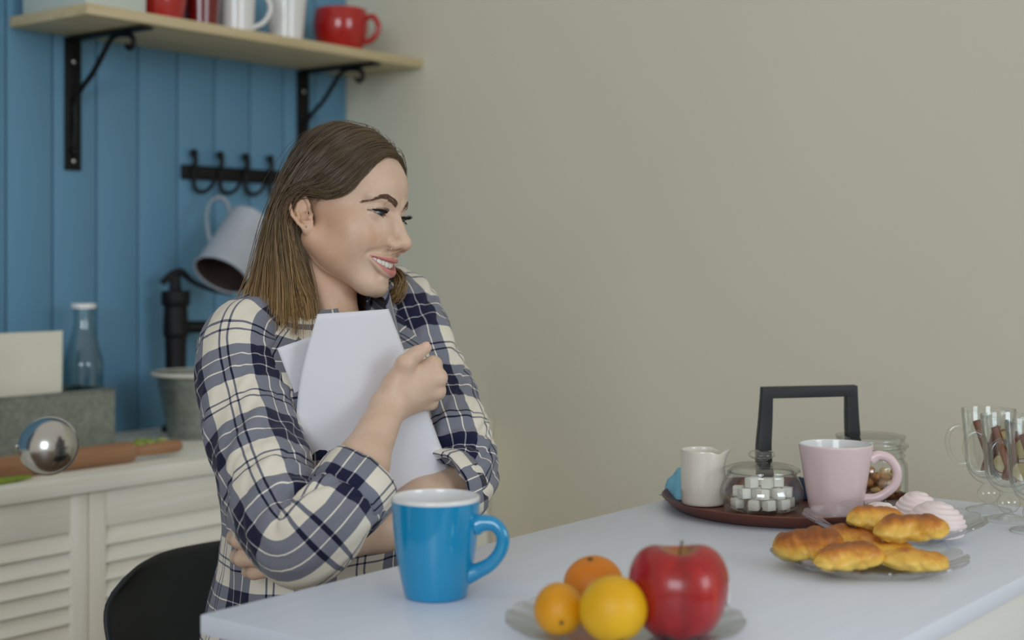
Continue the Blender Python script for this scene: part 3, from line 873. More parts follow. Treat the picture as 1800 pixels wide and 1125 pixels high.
# ------------------------------------------------------------------ pastries
from mathutils import noise as mnoise0
def pastry_mesh(L, Wd, Hh, seed, fold=True):
    rnd = random.Random(seed)
    nu, nv = 40, 28
    ph = [rnd.uniform(0, 6) for _ in range(6)]
    v, f = [], []
    for i in range(nu + 1):
        s = -1 + 2 * i / nu
        e = max(0.0, 1 - abs(s) ** 3.0) ** 0.55
        lump = 1 + 0.05 * math.sin(4 * s + ph[0]) + 0.03 * math.sin(9 * s + ph[1])
        for j in range(nv):
            a = 2 * math.pi * j / nv
            y = math.cos(a) * Wd / 2 * e * lump
            z = math.sin(a)
            z = (z if z > 0 else z * 0.72) * Hh / 2 * e * (1 + 0.05 * math.sin(5 * s + ph[2]))
            # pinched folds across the crust
            if fold:
                for c, d in ((-0.45 + 0.2 * math.sin(ph[0]), 0.10), (0.35 + 0.25 * math.sin(ph[1]), 0.09)):
                    t = (s - c - 0.30 * math.cos(a + ph[3])) / 0.06
                    q = 1 - d * math.exp(-t * t)
                    y *= q; z *= q
            nz_ = mnoise0.noise(Vector((s * 2.6 + seed, math.cos(a) * 1.3, math.sin(a) * 1.3))) * 0.24 + mnoise0.noise(Vector((s * 7 + seed, math.cos(a) * 3.2, math.sin(a) * 3.2))) * 0.08
            y *= 1 + nz_; z *= 1 + nz_
            x = s * L / 2 + 0.0015 * math.sin(3 * a + ph[4])
            v.append((x, y + 0.004 * math.sin(1.7 * s + ph[5]) * 1.0, z + 0.36 * Hh))
    for i in range(nu):
        for j in range(nv):
            a = i * nv + j; b = i * nv + (j + 1) % nv
            f.append((a, b, b + nv, a + nv))
    return v, f
base = P1
pz = 0.0062
PAS = [  # px, depth, dz, L, W, H, yaw, tiltx(roll), pitch, label
    (1424, 1.535, pz + 0.001, 0.076, 0.058, 0.043, -8, 0, -4, 'largest golden pastry at the left side of the plate'),
    (1495, 1.575, pz + 0.002, 0.070, 0.046, 0.034, -14, 0, 4, 'golden pastry half buried in the middle of the heap'),
    (1539, 1.585, pz + 0.026, 0.065, 0.046, 0.030, 5, 0, 0, 'topmost golden pastry at the back of the heap'),
    (1603, 1.535, pz + 0.022, 0.079, 0.048, 0.034, -6, 0, -4, 'golden pastry lying on top at the right of the heap'),
    (1494, 1.487, pz + 0.0015, 0.078, 0.046, 0.034, 8, 0, -3, 'front golden pastry in the centre of the plate'),
    (1606, 1.490, pz + 0.001, 0.071, 0.044, 0.026, 4, 0, 2, 'flat golden pastry at the front right of the plate'),
    (1560, 1.545, pz + 0.0, 0.060, 0.046, 0.026, 30, 0, 0, 'golden pastry underneath, glimpsed between the upper ones'),
]
for k, (px, Y, dz, L, Wd, Hh, yaw, rx, ry, lab) in enumerate(PAS):
    v, f = pastry_mesh(L, Wd, Hh, 11 + k)
    o = mesh('pastry', v, f, 'pastry_crust', None, True, on_table(px, Y, dz))
    o.rotation_euler = (math.radians(rx), math.radians(ry), math.radians(yaw))
    tag(o, lab, 'pastry', 'golden pastries on the glass plate')

# ------------------------------------------------------------------ marshmallow swirls
def zefir(px, Y, R, H, label, seed, rz, tilt=0):
    rnd = random.Random(seed)
    prof = [(0, 0), (R * 0.8, 0), (R * 0.95, H * 0.10), (R, H * 0.25), (R * 0.95, H * 0.45), (R * 0.80, H * 0.66), (R * 0.56, H * 0.84), (R * 0.30, H * 0.96), (0, H)]
    def mod(r, z, a, i):
        k = min(1.0, r / (R * 0.5)) * min(1, z / (H * 0.12)) 
        w = a * 3 + 44.0 * z / H
        ridge = abs(math.sin(w / 2)) ** 0.8
        return r * (1 + 0.060 * (ridge - 0.6) * k + 0.02 * math.sin(2 * a + seed)), z + 0.0015 * (ridge - 0.5) * k
    o = lathe('marshmallow', smooth_prof(prof, 11), 'zefir', None, 108, on_table(px, Y, 0.0090), mod, rz, angle=None)
    o.rotation_euler = (math.radians(tilt), 0, rz)
    tag(o, label, 'marshmallow', 'pink marshmallow swirls')
zefir(1548, 1.690, 0.030, 0.036, 'pale pink ridged marshmallow swirl beside the pink mug', 1, 0.4, 0)
zefir(1644, 1.672, 0.0355, 0.040, 'larger pale pink marshmallow swirl at the right of its plate', 2, 1.1, 0)
zefir(1612, 1.745, 0.0290, 0.040, 'pale pink marshmallow swirl behind the larger one', 3, 2.1, 0)

# ------------------------------------------------------------------ tray
tc_ = on_table(1384, 1.905)
tray = tag(empty('tray', tc_), 'round brown serving tray with a tall black arched handle', 'tray')
RT = 0.1665
lathe('dish', smooth_prof([(0, 0.0), (0.142, 0.0), (0.142, 0.0), (0.150, 0.002), (0.160, 0.009), (RT, 0.0155), (RT + 0.001, 0.0172), (RT - 0.0012, 0.0175), (0.1585, 0.0125), (0.149, 0.0065), (0.141, 0.0045), (0.141, 0.0045), (0, 0.0045)], 4), 'brown_tray', tray, 96)
hl = [on_table(1349, 1.962, 0.0045) - tc_, PX(1342, 800, 1.962) - tc_, PX(1345, 740, 1.965) - tc_, PX(1348.5, 699, 1.965) - tc_]
hrr = [PX(1494.5, 696, 1.985) - tc_, PX(1497, 740, 1.985) - tc_, PX(1500, 800, 1.985) - tc_, on_table(1497, 1.985, 0.0045) - tc_]
def sweep_bar(name, path, wid, thick, m, parent):
    """flat bar bent in the upright plane, mitred at its corners"""
    n = len(path)
    v, f = [], []
    for i, p in enumerate(path):
        d0 = (path[i] - path[i - 1]).normalized() if i else (path[1] - path[0]).normalized()
        d1 = (path[i + 1] - path[i]).normalized() if i < n - 1 else d0
        t = (d0 + d1).normalized()
        nr = Vector((-t.z, 0, t.x)).normalized()
        mit = min(1.6, 1.0 / max(0.4, t.dot(d0)))
        for sx_, sy_ in ((-1, -1), (1, -1), (1, 1), (-1, 1)):
            v.append(p + nr * (sx_ * wid[i] / 2 * mit) + Vector((0, sy_ * thick / 2, 0)))
    for i in range(n - 1):
        for k in range(4):
            f.append((i * 4 + k, i * 4 + (k + 1) % 4, (i + 1) * 4 + (k + 1) % 4, (i + 1) * 4 + k))
    f += [(3, 2, 1, 0), tuple(range(n * 4 - 4, n * 4))]
    o = mesh(name, v, f, m, parent, True)
    b = o.modifiers.new('bevel', 'BEVEL'); b.width = 0.0035; b.segments = 3; b.limit_method = 'ANGLE'; b.angle_limit = math.radians(40)
    return o
hl[-1] = PX(1347.5, 690, 1.965) - tc_; hrr[0] = PX(1495.5, 686.5, 1.985) - tc_
Lp = spline(hl, 5); Rp = spline(hrr, 5)
def widths(n, a, b): return [a + (b - a) * (k / (n - 1)) ** 0.6 for k in range(n)]
c1 = [Lp[-1].lerp(Rp[0], q) for q in (0.5,)]
sweep_bar('handle', Lp + c1 + Rp, widths(len(Lp), 0.0255, 0.0150) + [0.0150] + widths(len(Rp), 0.0255, 0.0150)[::-1], 0.020, 'black_plastic', tray)
TZ = 0.0050
# cloths on the tray
def cloth(px, Y, w, d, h, m, label, seed, rz):
    rnd = random.Random(seed)
    n = 14
    v, f = [], []
    for i in range(n + 1):
        for j in range(n + 1):
            a, b = -1 + 2 * i / n, -1 + 2 * j / n
            z = h * max(0.0, 1 - (abs(a) ** 2.4 + abs(b) ** 2.4)) ** 0.6 * (0.8 + 0.2 * math.sin(5 * a + seed) * math.cos(4 * b))
            v.append((a * w / 2, b * d / 2, max(z, 0) + 0.001))
    for i in range(n):
        for j in range(n):
            q = i * (n + 1) + j
            f.append((q, q + n + 1, q + n + 2, q + 1))
    o = mesh('napkin', v, f, m, None, True, on_table(px, Y, TZ), rz)
    md = o.modifiers.new('thick', 'SOLIDIFY'); md.thickness = 0.001; md.offset = 1
    return tag(o, label, 'napkin')
cloth(1197, 1.968, 0.040, 0.048, 0.040, 'blue_cloth', 'crumpled light blue napkin behind the white jug', 2, 0.5)
cloth(1415, 1.972, 0.052, 0.06, 0.030, 'navy_cloth', 'dark navy napkin folded between sugar bowl and pink mug', 5, 0.2)

# milk jug
mj = tag(empty('milk_jug', on_table(1236, 1.912, TZ), math.radians(-8)), 'small cream white milk jug with a pouring lip', 'jug')
def jmod(r, z, a, i):
    k = max(0.0, (z - 0.052) / 0.022)
    sp_ = math.exp(-(a / 0.30) ** 2) + math.exp(-((a - 2 * math.pi) / 0.30) ** 2)
    dip = math.exp(-((abs(((a + math.pi) % (2 * math.pi)) - math.pi) - 0.75) / 0.33) ** 2)
    return r + 0.0075 * k * k * sp_, z - 0.004 * k * dip + 0.001 * k * sp_
Hj = 0.0735
lathe('milk_jug_body', smooth_prof([(0, 0.0), (0.0255, 0.0), (0.0255, 0.0), (0.0285, 0.002), (0.0295, 0.010), (0.0300, 0.035), (0.0298, 0.056), (0.0300, Hj - 0.002), (0.0292, Hj), (0.0280, Hj - 0.002), (0.0276, 0.056), (0.0276, 0.030), (0.0268, 0.010), (0.022, 0.0045), (0, 0.004)], 4), 'cream_glaze', mj, 72, mod=jmod).name = 'body'

# sugar bowl with cubes
sbp = on_table(1339, 1.868, TZ)
sbw = tag(empty('sugar_bowl', sbp), 'round clear glass sugar bowl with a knobbed lid', 'bowl')
o_ = [(0, 0.0), (0.036, 0.0), (0.036, 0.0), (0.046, 0.004), (0.0535, 0.016), (0.0545, 0.026), (0.050, 0.038), (0.0455, 0.046), (0.0455, 0.050)]
i_ = [(0.0432, 0.050), (0.0432, 0.046), (0.0478, 0.0375), (0.0522, 0.026), (0.051, 0.0165), (0.044, 0.0065), (0.034, 0.0035), (0, 0.0035)]
lathe('bowl', smooth_prof(o_, 4) + smooth_prof(i_, 4), 'clear_glass', sbw, 64)
o_ = [(0.0425, 0.0485), (0.0425, 0.0508), (0.0495, 0.0510), (0.0500, 0.0530), (0.0480, 0.0550), (0.036, 0.0590), (0.018, 0.0610), (0.0075, 0.0618), (0.006, 0.0640), (0.010, 0.0665), (0.0165, 0.0705), (0.0165, 0.0745), (0.012, 0.0775), (0, 0.0785)]
i_ = [(0, 0.0590), (0.018, 0.0585), (0.034, 0.0566), (0.0405, 0.0535), (0.0410, 0.0485), (0.0425, 0.0485)]
lathe('lid', smooth_prof(o_, 4)[:] + smooth_prof(i_, 4), 'clear_glass', sbw, 64)
rnd = random.Random(12)
cubes = []
s_ = 0.0130
me = None
lay = [(0.0042, [(-0.034, -0.012), (-0.014, -0.028), (0.004, -0.032), (0.024, -0.024), (0.034, -0.004), (-0.026, 0.010), (-0.008, -0.008), (0.012, -0.010), (0.016, 0.014), (-0.006, 0.016)], 0.044),
       (0.0180, [(-0.026, -0.020), (-0.004, -0.029), (0.018, -0.022), (0.032, -0.008), (-0.030, 0.004), (-0.008, -0.006), (0.010, 0.002)], 0.044),
       (0.0318, [(-0.016, -0.017), (0.004, -0.020), (0.020, -0.010), (-0.006, 0.002)], 0.036)]
for z, ps, mr in lay:
    for (cx, cy) in ps:
        if me is None:
            bm = bmesh.new(); bm_box(bm, -s_ / 2, s_ / 2, -s_ / 2, s_ / 2, 0, s_, 0.001, 2)
            o = bm_obj('sugar_cube', bm, 'sugar', None, True); me = o.data
        else:
            o = bpy.data.objects.new('sugar_cube', me); COL.objects.link(o)
        o.location = sbp + Vector((cx, cy, z))
        o.rotation_euler = (rnd.uniform(-0.08, 0.08), rnd.uniform(-0.08, 0.08), rnd.uniform(0, 3))
        tag(o, 'white sugar cube inside the glass sugar bowl', 'sugar cube', 'sugar cubes in the glass bowl')

# pink mug
pm = tag(empty('mug', on_table(1469, 1.848, TZ), math.radians(-12)), 'pale pink mug on the brown tray, handle to the right', 'mug')
Hp = 0.0895
lathe('body', smooth_prof([(0, 0.001), (0.029, 0.001), (0.030, 0.0), (0.0325, 0.002), (0.0345, 0.008), (0.0385, 0.03), (0.0425, 0.055), (0.0465, 0.080), (0.0475, Hp - 0.002), (0.0470, Hp - 0.0004)], 4), 'pink_glaze', pm, 72)
lathe('inside', smooth_prof([(0.0470, Hp - 0.0004), (0.0460, Hp), (0.0450, Hp - 0.001), (0.0440, 0.080), (0.0402, 0.055), (0.036, 0.03), (0.030, 0.009), (0, 0.006)], 4), 'white_glaze', pm, 72)
open_handle(pm, 'pink_glaze', [(0.0445, 0, 0.070), (0.054, 0, 0.0755), (0.068, 0, 0.0715), (0.0775, 0, 0.056), (0.074, 0, 0.038), (0.060, 0, 0.025), (0.048, 0, 0.0195), (0.036, 0, 0.018)], [0.006, 0.005, 0.0045, 0.0045, 0.0045, 0.0045, 0.005, 0.006], flat=1.3)

# storage jar with nuts and dried fruit
jp = on_table(1530, 1.952, TZ)
jar = tag(empty('storage_jar', jp), 'clear glass storage jar of nuts behind the pink mug', 'jar')
o_ = [(0, 0), (0.044, 0), (0.044, 0), (0.0485, 0.004), (0.050, 0.012), (0.050, 0.040), (0.0485, 0.050), (0.0445, 0.055), (0.0445, 0.058), (0.047, 0.061), (0.0445, 0.064), (0.0445, 0.0665), (0.0475, 0.069), (0.0475, 0.072)]
i_ = [(0.0445, 0.072), (0.0420, 0.066), (0.0420, 0.058), (0.0458, 0.049), (0.0475, 0.040), (0.0475, 0.012), (0.046, 0.006), (0.042, 0.0035), (0, 0.0035)]
lathe('body', smooth_prof(o_, 4) + smooth_prof(i_, 4), 'clear_glass', jar, 64)
lathe('lid', smooth_prof([(0.0415, 0.0710), (0.0415, 0.0726), (0.0500, 0.0726), (0.0510, 0.0745), (0.0500, 0.0762), (0.046, 0.0775), (0.0455, 0.0835), (0.0470, 0.0860), (0.0455, 0.0880), (0.030, 0.0888), (0, 0.0890), (0, 0.0865), (0.030, 0.0862), (0.042, 0.0850), (0.0425, 0.0780), (0.0385, 0.0735), (0.0385, 0.0710), (0.0415, 0.0710)], 3), 'clear_glass', jar, 64)
v, f = lathe_mesh([(0.0482 + 0.0012 * math.cos(a), 0.0728 + 0.0012 * math.sin(a)) for a in [2 * math.pi * k / 6 for k in range(7)]], 48)
rnd = random.Random(3)
nuts = []
for layer in range(4):
    for ring, (rr, cnt) in enumerate(((0.036, 13), (0.021, 7), (0.006, 2))):
        for k in range(cnt):
            a = 2 * math.pi * (k + 0.5 * layer) / cnt + rnd.uniform(-0.1, 0.1)
            nuts.append((rr * math.cos(a), rr * math.sin(a), 0.0045 + layer * 0.0092))
meshes = []
for q in range(4):
    n1, n2 = 10, 7
    v, f = [], []
    Ln, Wn = (0.0075, 0.0042) if q % 2 else (0.0062, 0.0044)
    for i in range(n2 + 1):
        s = math.pi * i / n2
        for k in range(n1):
            a = 2 * math.pi * k / n1
            bend = 0.0025 * math.cos(s) ** 2 if q in (1, 2) else 0
            v.append((-Ln * math.cos(s), Wn * math.sin(s) * math.cos(a) + bend, 0.0042 + Wn * 0.95 * math.sin(s) * math.sin(a)))
    for i in range(n2):
        for k in range(n1):
            f.append((i * n1 + k, i * n1 + (k + 1) % n1, (i + 1) * n1 + (k + 1) % n1, (i + 1) * n1 + k))
    o = mesh('nut', v, f, ('nut_brown', 'nut_pale', 'nut_dark', 'nut_brown')[q], None)
    me = o.data; bpy.data.objects.remove(o); meshes.append(me)
for k, (x, y, z) in enumerate(nuts):
    o = bpy.data.objects.new('nut', rnd.choice(meshes)); COL.objects.link(o)
    o.location = jp + Vector((x, y, z)); o.rotation_euler = (rnd.uniform(-0.3, 0.3), rnd.uniform(-0.3, 0.3), rnd.uniform(0, 6))
    tag(o, 'shelled nut inside the glass storage jar', 'nut', 'nuts in the glass jar')

# ------------------------------------------------------------------ glass coffee mugs with cinnamon and apple
def irish(px, Y, label, rz, seed):
    base = on_table(px, Y)
    g = tag(empty('glass_mug', base, rz), label, 'glass', 'footed glass mugs with cinnamon')
    H = 0.134
    o_ = [(0, 0.0), (0.0275, 0.0), (0.029, 0.0012), (0.0275, 0.0026), (0.016, 0.0055), (0.0065, 0.0085), (0.006, 0.0105), (0.0105, 0.0135), (0.0142, 0.0205), (0.0135, 0.0275), (0.0085, 0.0335), (0.0085, 0.036), (0.016, 0.0395), (0.0235, 0.0475), (0.0285, 0.060), (0.0305, 0.078), (0.0325, 0.105), (0.0352, H - 0.001)]
    i_ = [(0.0347, H), (0.0336, H - 0.001), (0.0308, 0.105), (0.0285, 0.078), (0.0265, 0.061), (0.0218, 0.0505), (0.014, 0.0445), (0.006, 0.0428), (0, 0.0425)]
    lathe('bowl', smooth_prof(o_, 4) + smooth_prof(i_, 4), 'clear_glass', g, 56)
    tube('handle', spline([(-0.0325, 0, 0.108), (-0.041, 0, 0.1115), (-0.050, 0, 0.105), (-0.0535, 0, 0.090), (-0.049, 0, 0.073), (-0.040, 0, 0.062), (-0.0285, 0, 0.062)], 7), [0.0042, 0.0034, 0.0032, 0.0032, 0.0032, 0.0034, 0.0045], 'clear_glass', g, 10, up=(0, 1, 0))
    rnd = random.Random(seed)
    R3 = Matrix.Rotation(rz, 3, 'Z')
    for k, (bx, by, tx, ty, z0, z1, r_) in enumerate(((0.006, -0.010, -0.018, -0.012, 0.050, 0.120, 0.0062), (0.010, 0.004, 0.004, -0.014, 0.052, 0.102, 0.0058), (-0.004, 0.012, 0.014, 0.014, 0.050, 0.112, 0.0058))):
        p0, p1 = Vector((bx, by, z0)), Vector((tx, ty, z1))
        # quill: a rolled strip of bark
        axis = (p1 - p0).normalized(); ex = axis.orthogonal().normalized(); ey = axis.cross(ex)
        v, f = [], []
        prof = []
        for i in range(19):
            t = i / 18; a = -0.3 + 7.4 * t; q = r_ * (1.0 - 0.55 * t)
            prof.append((q * math.cos(a), q * math.sin(a)))
        for i in range(18, -1, -1):
            t = i / 18; a = -0.3 + 7.4 * t; q = r_ * (1.0 - 0.55 * t) - 0.0009
            prof.append((q * math.cos(a), q * math.sin(a)))
        n = len(prof)
        for j in range(5):
            c = p0.lerp(p1, j / 4)
            for (a, b) in prof:
                v.append(R3 @ (c + ex * a + ey * b))
        for j in range(4):
            for i in range(n):
                f.append((j * n + i, j * n + (i + 1) % n, (j + 1) * n + (i + 1) % n, (j + 1) * n + i))
        for i in range(18):
            f.append((i, i + 1, n - 2 - i, n - 1 - i)); 
            f.append((4 * n + i, 4 * n + n - 1 - i, 4 * n + n - 2 - i, 4 * n + i + 1))
        o = mesh('cinnamon_stick', v, f, 'cinnamon', None, True, base, angle=50)
        tag(o, ('tallest cinnamon stick, leaning left, in ', 'shorter cinnamon stick in the centre of ', 'cinnamon stick at the back right of ')[k] + ('the leftmost glass mug', 'the middle glass mug', 'the rightmost glass mug')[seed], 'cinnamon', 'cinnamon sticks in glass mugs')
    # apple slice rings
    for k, (cx, cy, cz, tx, tz) in enumerate(((0.016, -0.004, 0.094, 0.35, 0.5), (0.014, -0.013, 0.064, -0.3, 0.2))):
        n = 20
        v, f = [], []
        R_ = 0.0155 if k == 0 else 0.0120
        M = R3 @ Matrix.Rotation(tz, 3, 'Z') @ Matrix.Rotation(tx, 3, 'X')
        for y, q in ((-0.0016, 0.97), (0.0016, 0.97)):
            for i in range(n):
                a = 2 * math.pi * i / n
                v.append(M @ Vector((R_ * q * math.cos(a), y, R_ * q * math.sin(a))) + R3 @ Vector((cx, cy, cz)))
        f.append(tuple(range(n))); f.append(tuple(range(2 * n - 1, n - 1, -1)))
        vp, fp = [], []
        for y, q in ((-0.0019, 0.965), (-0.0019, 1.03), (0.0019, 1.03), (0.0019, 0.965)):
            for i in range(n):
                a = 2 * math.pi * i / n
                vp.append(M @ Vector((R_ * q * math.cos(a), y, R_ * q * math.sin(a))) + R3 @ Vector((cx, cy, cz)))
        for j in range(4):
            for i in range(n):
                fp.append((j * n + i, j * n + (i + 1) % n, ((j + 1) % 4) * n + (i + 1) % n, ((j + 1) % 4) * n + i))
        sl = empty('apple_slice', base)
        tag(sl, ('dried apple slice, ' + ('upper', 'lower')[k] + ' one in ' + ('the leftmost glass mug', 'the middle glass mug', 'the rightmost glass mug')[seed]), 'apple slice', 'dried apple slices in glass mugs')
        mesh('flesh', v, f, 'apple_flesh', sl, False); mesh('peel', vp, fp, 'apple_peel_dark', sl)
irish(1738, 1.892, 'footed clear glass mug with cinnamon, farthest left', math.radians(-8), 0)
irish(1773, 1.818, 'footed clear glass mug with cinnamon, middle of the row', math.radians(-14), 1)
irish(1819, 1.742, 'footed clear glass mug with cinnamon, cut by the right edge', math.radians(-2), 2)
# ------------------------------------------------------------------ the woman: implicit surface -> one continuous body mesh
class Field:
    """signed distance on a rectilinear grid; every primitive touches only its own box"""
    def __init__(s, gx, gy, gz):
        s.g = [np.asarray(a, np.float32) for a in (gx, gy, gz)]
        s.D = np.full((len(gx), len(gy), len(gz)), 0.05, np.float32)
    def _sub(s, lo, hi):
        ix = [(max(0, int(np.searchsorted(g, l)) - 1), min(len(g), int(np.searchsorted(g, h)) + 1)) for g, l, h in zip(s.g, lo, hi)]
        if any(b - a < 2 for a, b in ix): return None, None
        sl = tuple(slice(a, b) for a, b in ix)
        P = (s.g[0][sl[0]][:, None, None], s.g[1][sl[1]][None, :, None], s.g[2][sl[2]][None, None, :])
        return sl, P
    def op(s, fn, c, R, k=0.0, sub=False):
        R = R + max(0.012, 2 * k)
        sl, P = s._sub([c[i] - R for i in range(3)], [c[i] + R for i in range(3)])
        if sl is None: return
        d = fn(*P).astype(np.float32)
        a = s.D[sl]
        if sub: d = -d; a = -a
        if k > 0:
            h = np.clip(0.5 + 0.5 * (d - a) / k, 0, 1) if not sub else np.clip(0.5 + 0.5 * (d - a) / k, 0, 1)
            if not sub:
                r = d + (a - d) * h - k * h * (1 - h)
            else:
                # smooth max of original and -d : -(smin(-a0, d0))
                r = d + (a - d) * h - k * h * (1 - h)
        else:
            r = np.minimum(a, d)
        s.D[sl] = -r if sub else r
    def carve(s, fn, c, R, k=0.0):
        """D = max(D, -fn), smooth"""
        RR = R + max(0.012, 2 * k)
        sl, P = s._sub([c[i] - RR for i in range(3)], [c[i] + RR for i in range(3)])
        if sl is None: return
        d = -fn(*P).astype(np.float32)
        a = s.D[sl]
        if k > 0:
            h = np.clip(0.5 - 0.5 * (d - a) / k, 0, 1)
            s.D[sl] = d + (a - d) * h + k * h * (1 - h)
        else:
            s.D[sl] = np.maximum(a, d)
    def nets(s):
        D = s.D; gx, gy, gz = s.g
        I = D < 0
        c = np.zeros(tuple(n - 1 for n in D.shape), np.int8)
        for a in (0, 1):
            for b in (0, 1):
                for d in (0, 1):
                    c += I[a:D.shape[0] - 1 + a, b:D.shape[1] - 1 + b, d:D.shape[2] - 1 + d]
        act = np.argwhere((c > 0) & (c < 8)).astype(np.int32)
        ids = np.full(c.shape, -1, np.int32)
        ids[act[:, 0], act[:, 1], act[:, 2]] = np.arange(len(act))
        pos = np.zeros((len(act), 3)); cnt = np.zeros(len(act))
        cor = [(a, b, d) for a in (0, 1) for b in (0, 1) for d in (0, 1)]
        g = (gx, gy, gz)
        for p in cor:
            for ax in range(3):
                if p[ax]: continue
                q = list(p); q[ax] = 1
                i0 = act + np.array(p); i1 = act + np.array(q)
                d0 = D[i0[:, 0], i0[:, 1], i0[:, 2]]; d1 = D[i1[:, 0], i1[:, 1], i1[:, 2]]
                m = (d0 < 0) != (d1 < 0)
                t = d0[m] / (d0[m] - d1[m])
                for k in range(3):
                    pos[m, k] += g[k][i0[m, k]] * (1 - t) + g[k][i1[m, k]] * t
                cnt[m] += 1
        pos /= cnt[:, None]
        faces = []
        for ax in range(3):
            o1, o2 = (ax + 1) % 3, (ax + 2) % 3
            s0 = [slice(None)] * 3; s1 = [slice(None)] * 3
            s0[ax] = slice(0, D.shape[ax] - 1); s1[ax] = slice(1, D.shape[ax])
            for o in (o1, o2):
                s0[o] = slice(1, D.shape[o] - 1); s1[o] = slice(1, D.shape[o] - 1)
            A, B = I[tuple(s0)], I[tuple(s1)]
            e = np.argwhere(A != B)
            if not len(e): continue
            fl = A[e[:, 0], e[:, 1], e[:, 2]]
            base = e.copy(); base[:, o1] += 1; base[:, o2] += 1
            def cell(a, b):
                q = base.copy(); q[:, o1] -= a; q[:, o2] -= b
                return ids[q[:, 0], q[:, 1], q[:, 2]]
            quad = np.stack([cell(1, 1), cell(0, 1), cell(0, 0), cell(1, 0)], 1)
            quad[~fl] = quad[~fl][:, ::-1]
            faces.append(quad)
        f = np.concatenate(faces)
        f = f[(f >= 0).all(1)]
        return pos, f

def ell(c, r, M=None):
    """ellipsoid; M rows are its axes"""
    def fn(X, Y, Z):
        x, y, z = X - c[0], Y - c[1], Z - c[2]
        if M is not None:
            x, y, z = (M[0][0] * x + M[0][1] * y + M[0][2] * z, M[1][0] * x + M[1][1] * y + M[1][2] * z, M[2][0] * x + M[2][1] * y + M[2][2] * z)
        k0 = np.sqrt((x / r[0]) ** 2 + (y / r[1]) ** 2 + (z / r[2]) ** 2)
        k1 = np.sqrt((x / r[0] ** 2) ** 2 + (y / r[1] ** 2) ** 2 + (z / r[2] ** 2) ** 2)
        return k0 * (k0 - 1) / np.maximum(k1, 1e-6)
    return fn
def cone(a, b, ra, rb):
    a = np.array(a, float); b = np.array(b, float); ab = b - a; L2 = float(ab @ ab) + 1e-12
    def fn(X, Y, Z):
        t = np.clip(((X - a[0]) * ab[0] + (Y - a[1]) * ab[1] + (Z - a[2]) * ab[2]) / L2, 0, 1)
        return np.sqrt((X - a[0] - t * ab[0]) ** 2 + (Y - a[1] - t * ab[1]) ** 2 + (Z - a[2] - t * ab[2]) ** 2) - (ra + (rb - ra) * t)
    return fn

# head pose: local x = her right, y = forward, z = up
def head_basis(a, p, r):
    ca, sa = math.cos(a), math.sin(a)
    f = np.array([sa, -ca, 0.0]); rt = np.array([-ca, -sa, 0.0]); u = np.array([0, 0, 1.0])
    f2 = f * math.cos(p) - u * math.sin(p); u2 = u * math.cos(p) + f * math.sin(p)
    u3 = u2 * math.cos(r) + rt * math.sin(r); r3 = rt * math.cos(r) - u2 * math.sin(r)
    return np.stack([r3, f2, u3], 1)
HS = 0.975
HB = head_basis(math.radians(66), math.radians(7.5), math.radians(-7.0))
HC = np.array([-0.2285, 1.86, CAMZ + 0.0690])
def h2w(p):                                   # millimetres in the head -> world
    return HC + HB @ (np.asarray(p, float) * 0.001 * HS)
def h2w_n(P):
    return HC + (np.asarray(P, float) * 0.001 * HS) @ HB.T
def w2h_n(P):
    return ((np.asarray(P, float) - HC) @ HB) / (0.001 * HS)
def headfn(fn_mm, sym=True):
    """wrap a function given in head millimetres"""
    def fn(X, Y, Z):
        x, y, z = X - HC[0], Y - HC[1], Z - HC[2]
        q = 1000.0 / HS
        a = (HB[0, 0] * x + HB[1, 0] * y + HB[2, 0] * z) * q
        b = (HB[0, 1] * x + HB[1, 1] * y + HB[2, 1] * z) * q
        c = (HB[0, 2] * x + HB[1, 2] * y + HB[2, 2] * z) * q
        if sym: a = np.abs(a)
        return fn_mm(a, b, c) * (0.001 * HS)
    return fn

# finer cells where the face is, coarser over the hidden trunk
def axis(parts):
    out = []
    for a, b, h in parts:
        n = max(2, int(round((b - a) / h)))
        out += list(np.linspace(a, b, n, endpoint=False))
    out.append(parts[-1][1])
    return np.array(out)
FINE = 0.00115
GX = axis([(-0.46, -0.345, 0.0028), (-0.345, -0.285, 0.0018), (-0.285, -0.115, FINE), (-0.115, -0.055, 0.0018), (-0.055, 0.02, 0.003)])
GY = axis([(1.51, 1.62, 0.003), (1.62, 1.72, 0.0016), (1.72, 1.86, FINE), (1.86, 1.99, 0.0018), (1.99, 2.10, 0.0035)])
GZ = axis([(CAMZ - 0.66, CAMZ - 0.40, 0.006), (CAMZ - 0.40, CAMZ - 0.20, 0.0018), (CAMZ - 0.20, CAMZ - 0.085, 0.0014), (CAMZ - 0.085, CAMZ + 0.135, FINE), (CAMZ + 0.135, CAMZ + 0.21, 0.0025)])
F = Field(GX, GY, GZ)
def H(fn, c, R, k, sides=True):
    """head primitive on both sides (mm)"""
    w = headfn(fn, True)
    for s_ in ((1, -1) if sides and abs(c[0]) > 1e-6 else (1,)):
        F.op(w, h2w((c[0] * s_, c[1], c[2])), R * 0.001, k * 0.001)
def HX(fn, c, R, k):
    w = headfn(fn, True)
    for s_ in ((1, -1) if abs(c[0]) > 1e-6 else (1,)):
        F.carve(w, h2w((c[0] * s_, c[1], c[2])), R * 0.001, k * 0.001)
def He(c, r, k): H(ell(c, r), c, max(r) + abs(c[0]) * 0, k)
def Hc(a, b, ra, rb, k):
    m = [(a[i] + b[i]) / 2 for i in range(3)]
    H(cone(a, b, ra, rb), m, math.dist(a, b) / 2 + max(ra, rb), k)
def HXe(c, r, k): HX(ell(c, r), c, max(r), k)
def HXc(a, b, ra, rb, k):
    m = [(a[i] + b[i]) / 2 for i in range(3)]
    HX(cone(a, b, ra, rb), m, math.dist(a, b) / 2 + max(ra, rb), k)

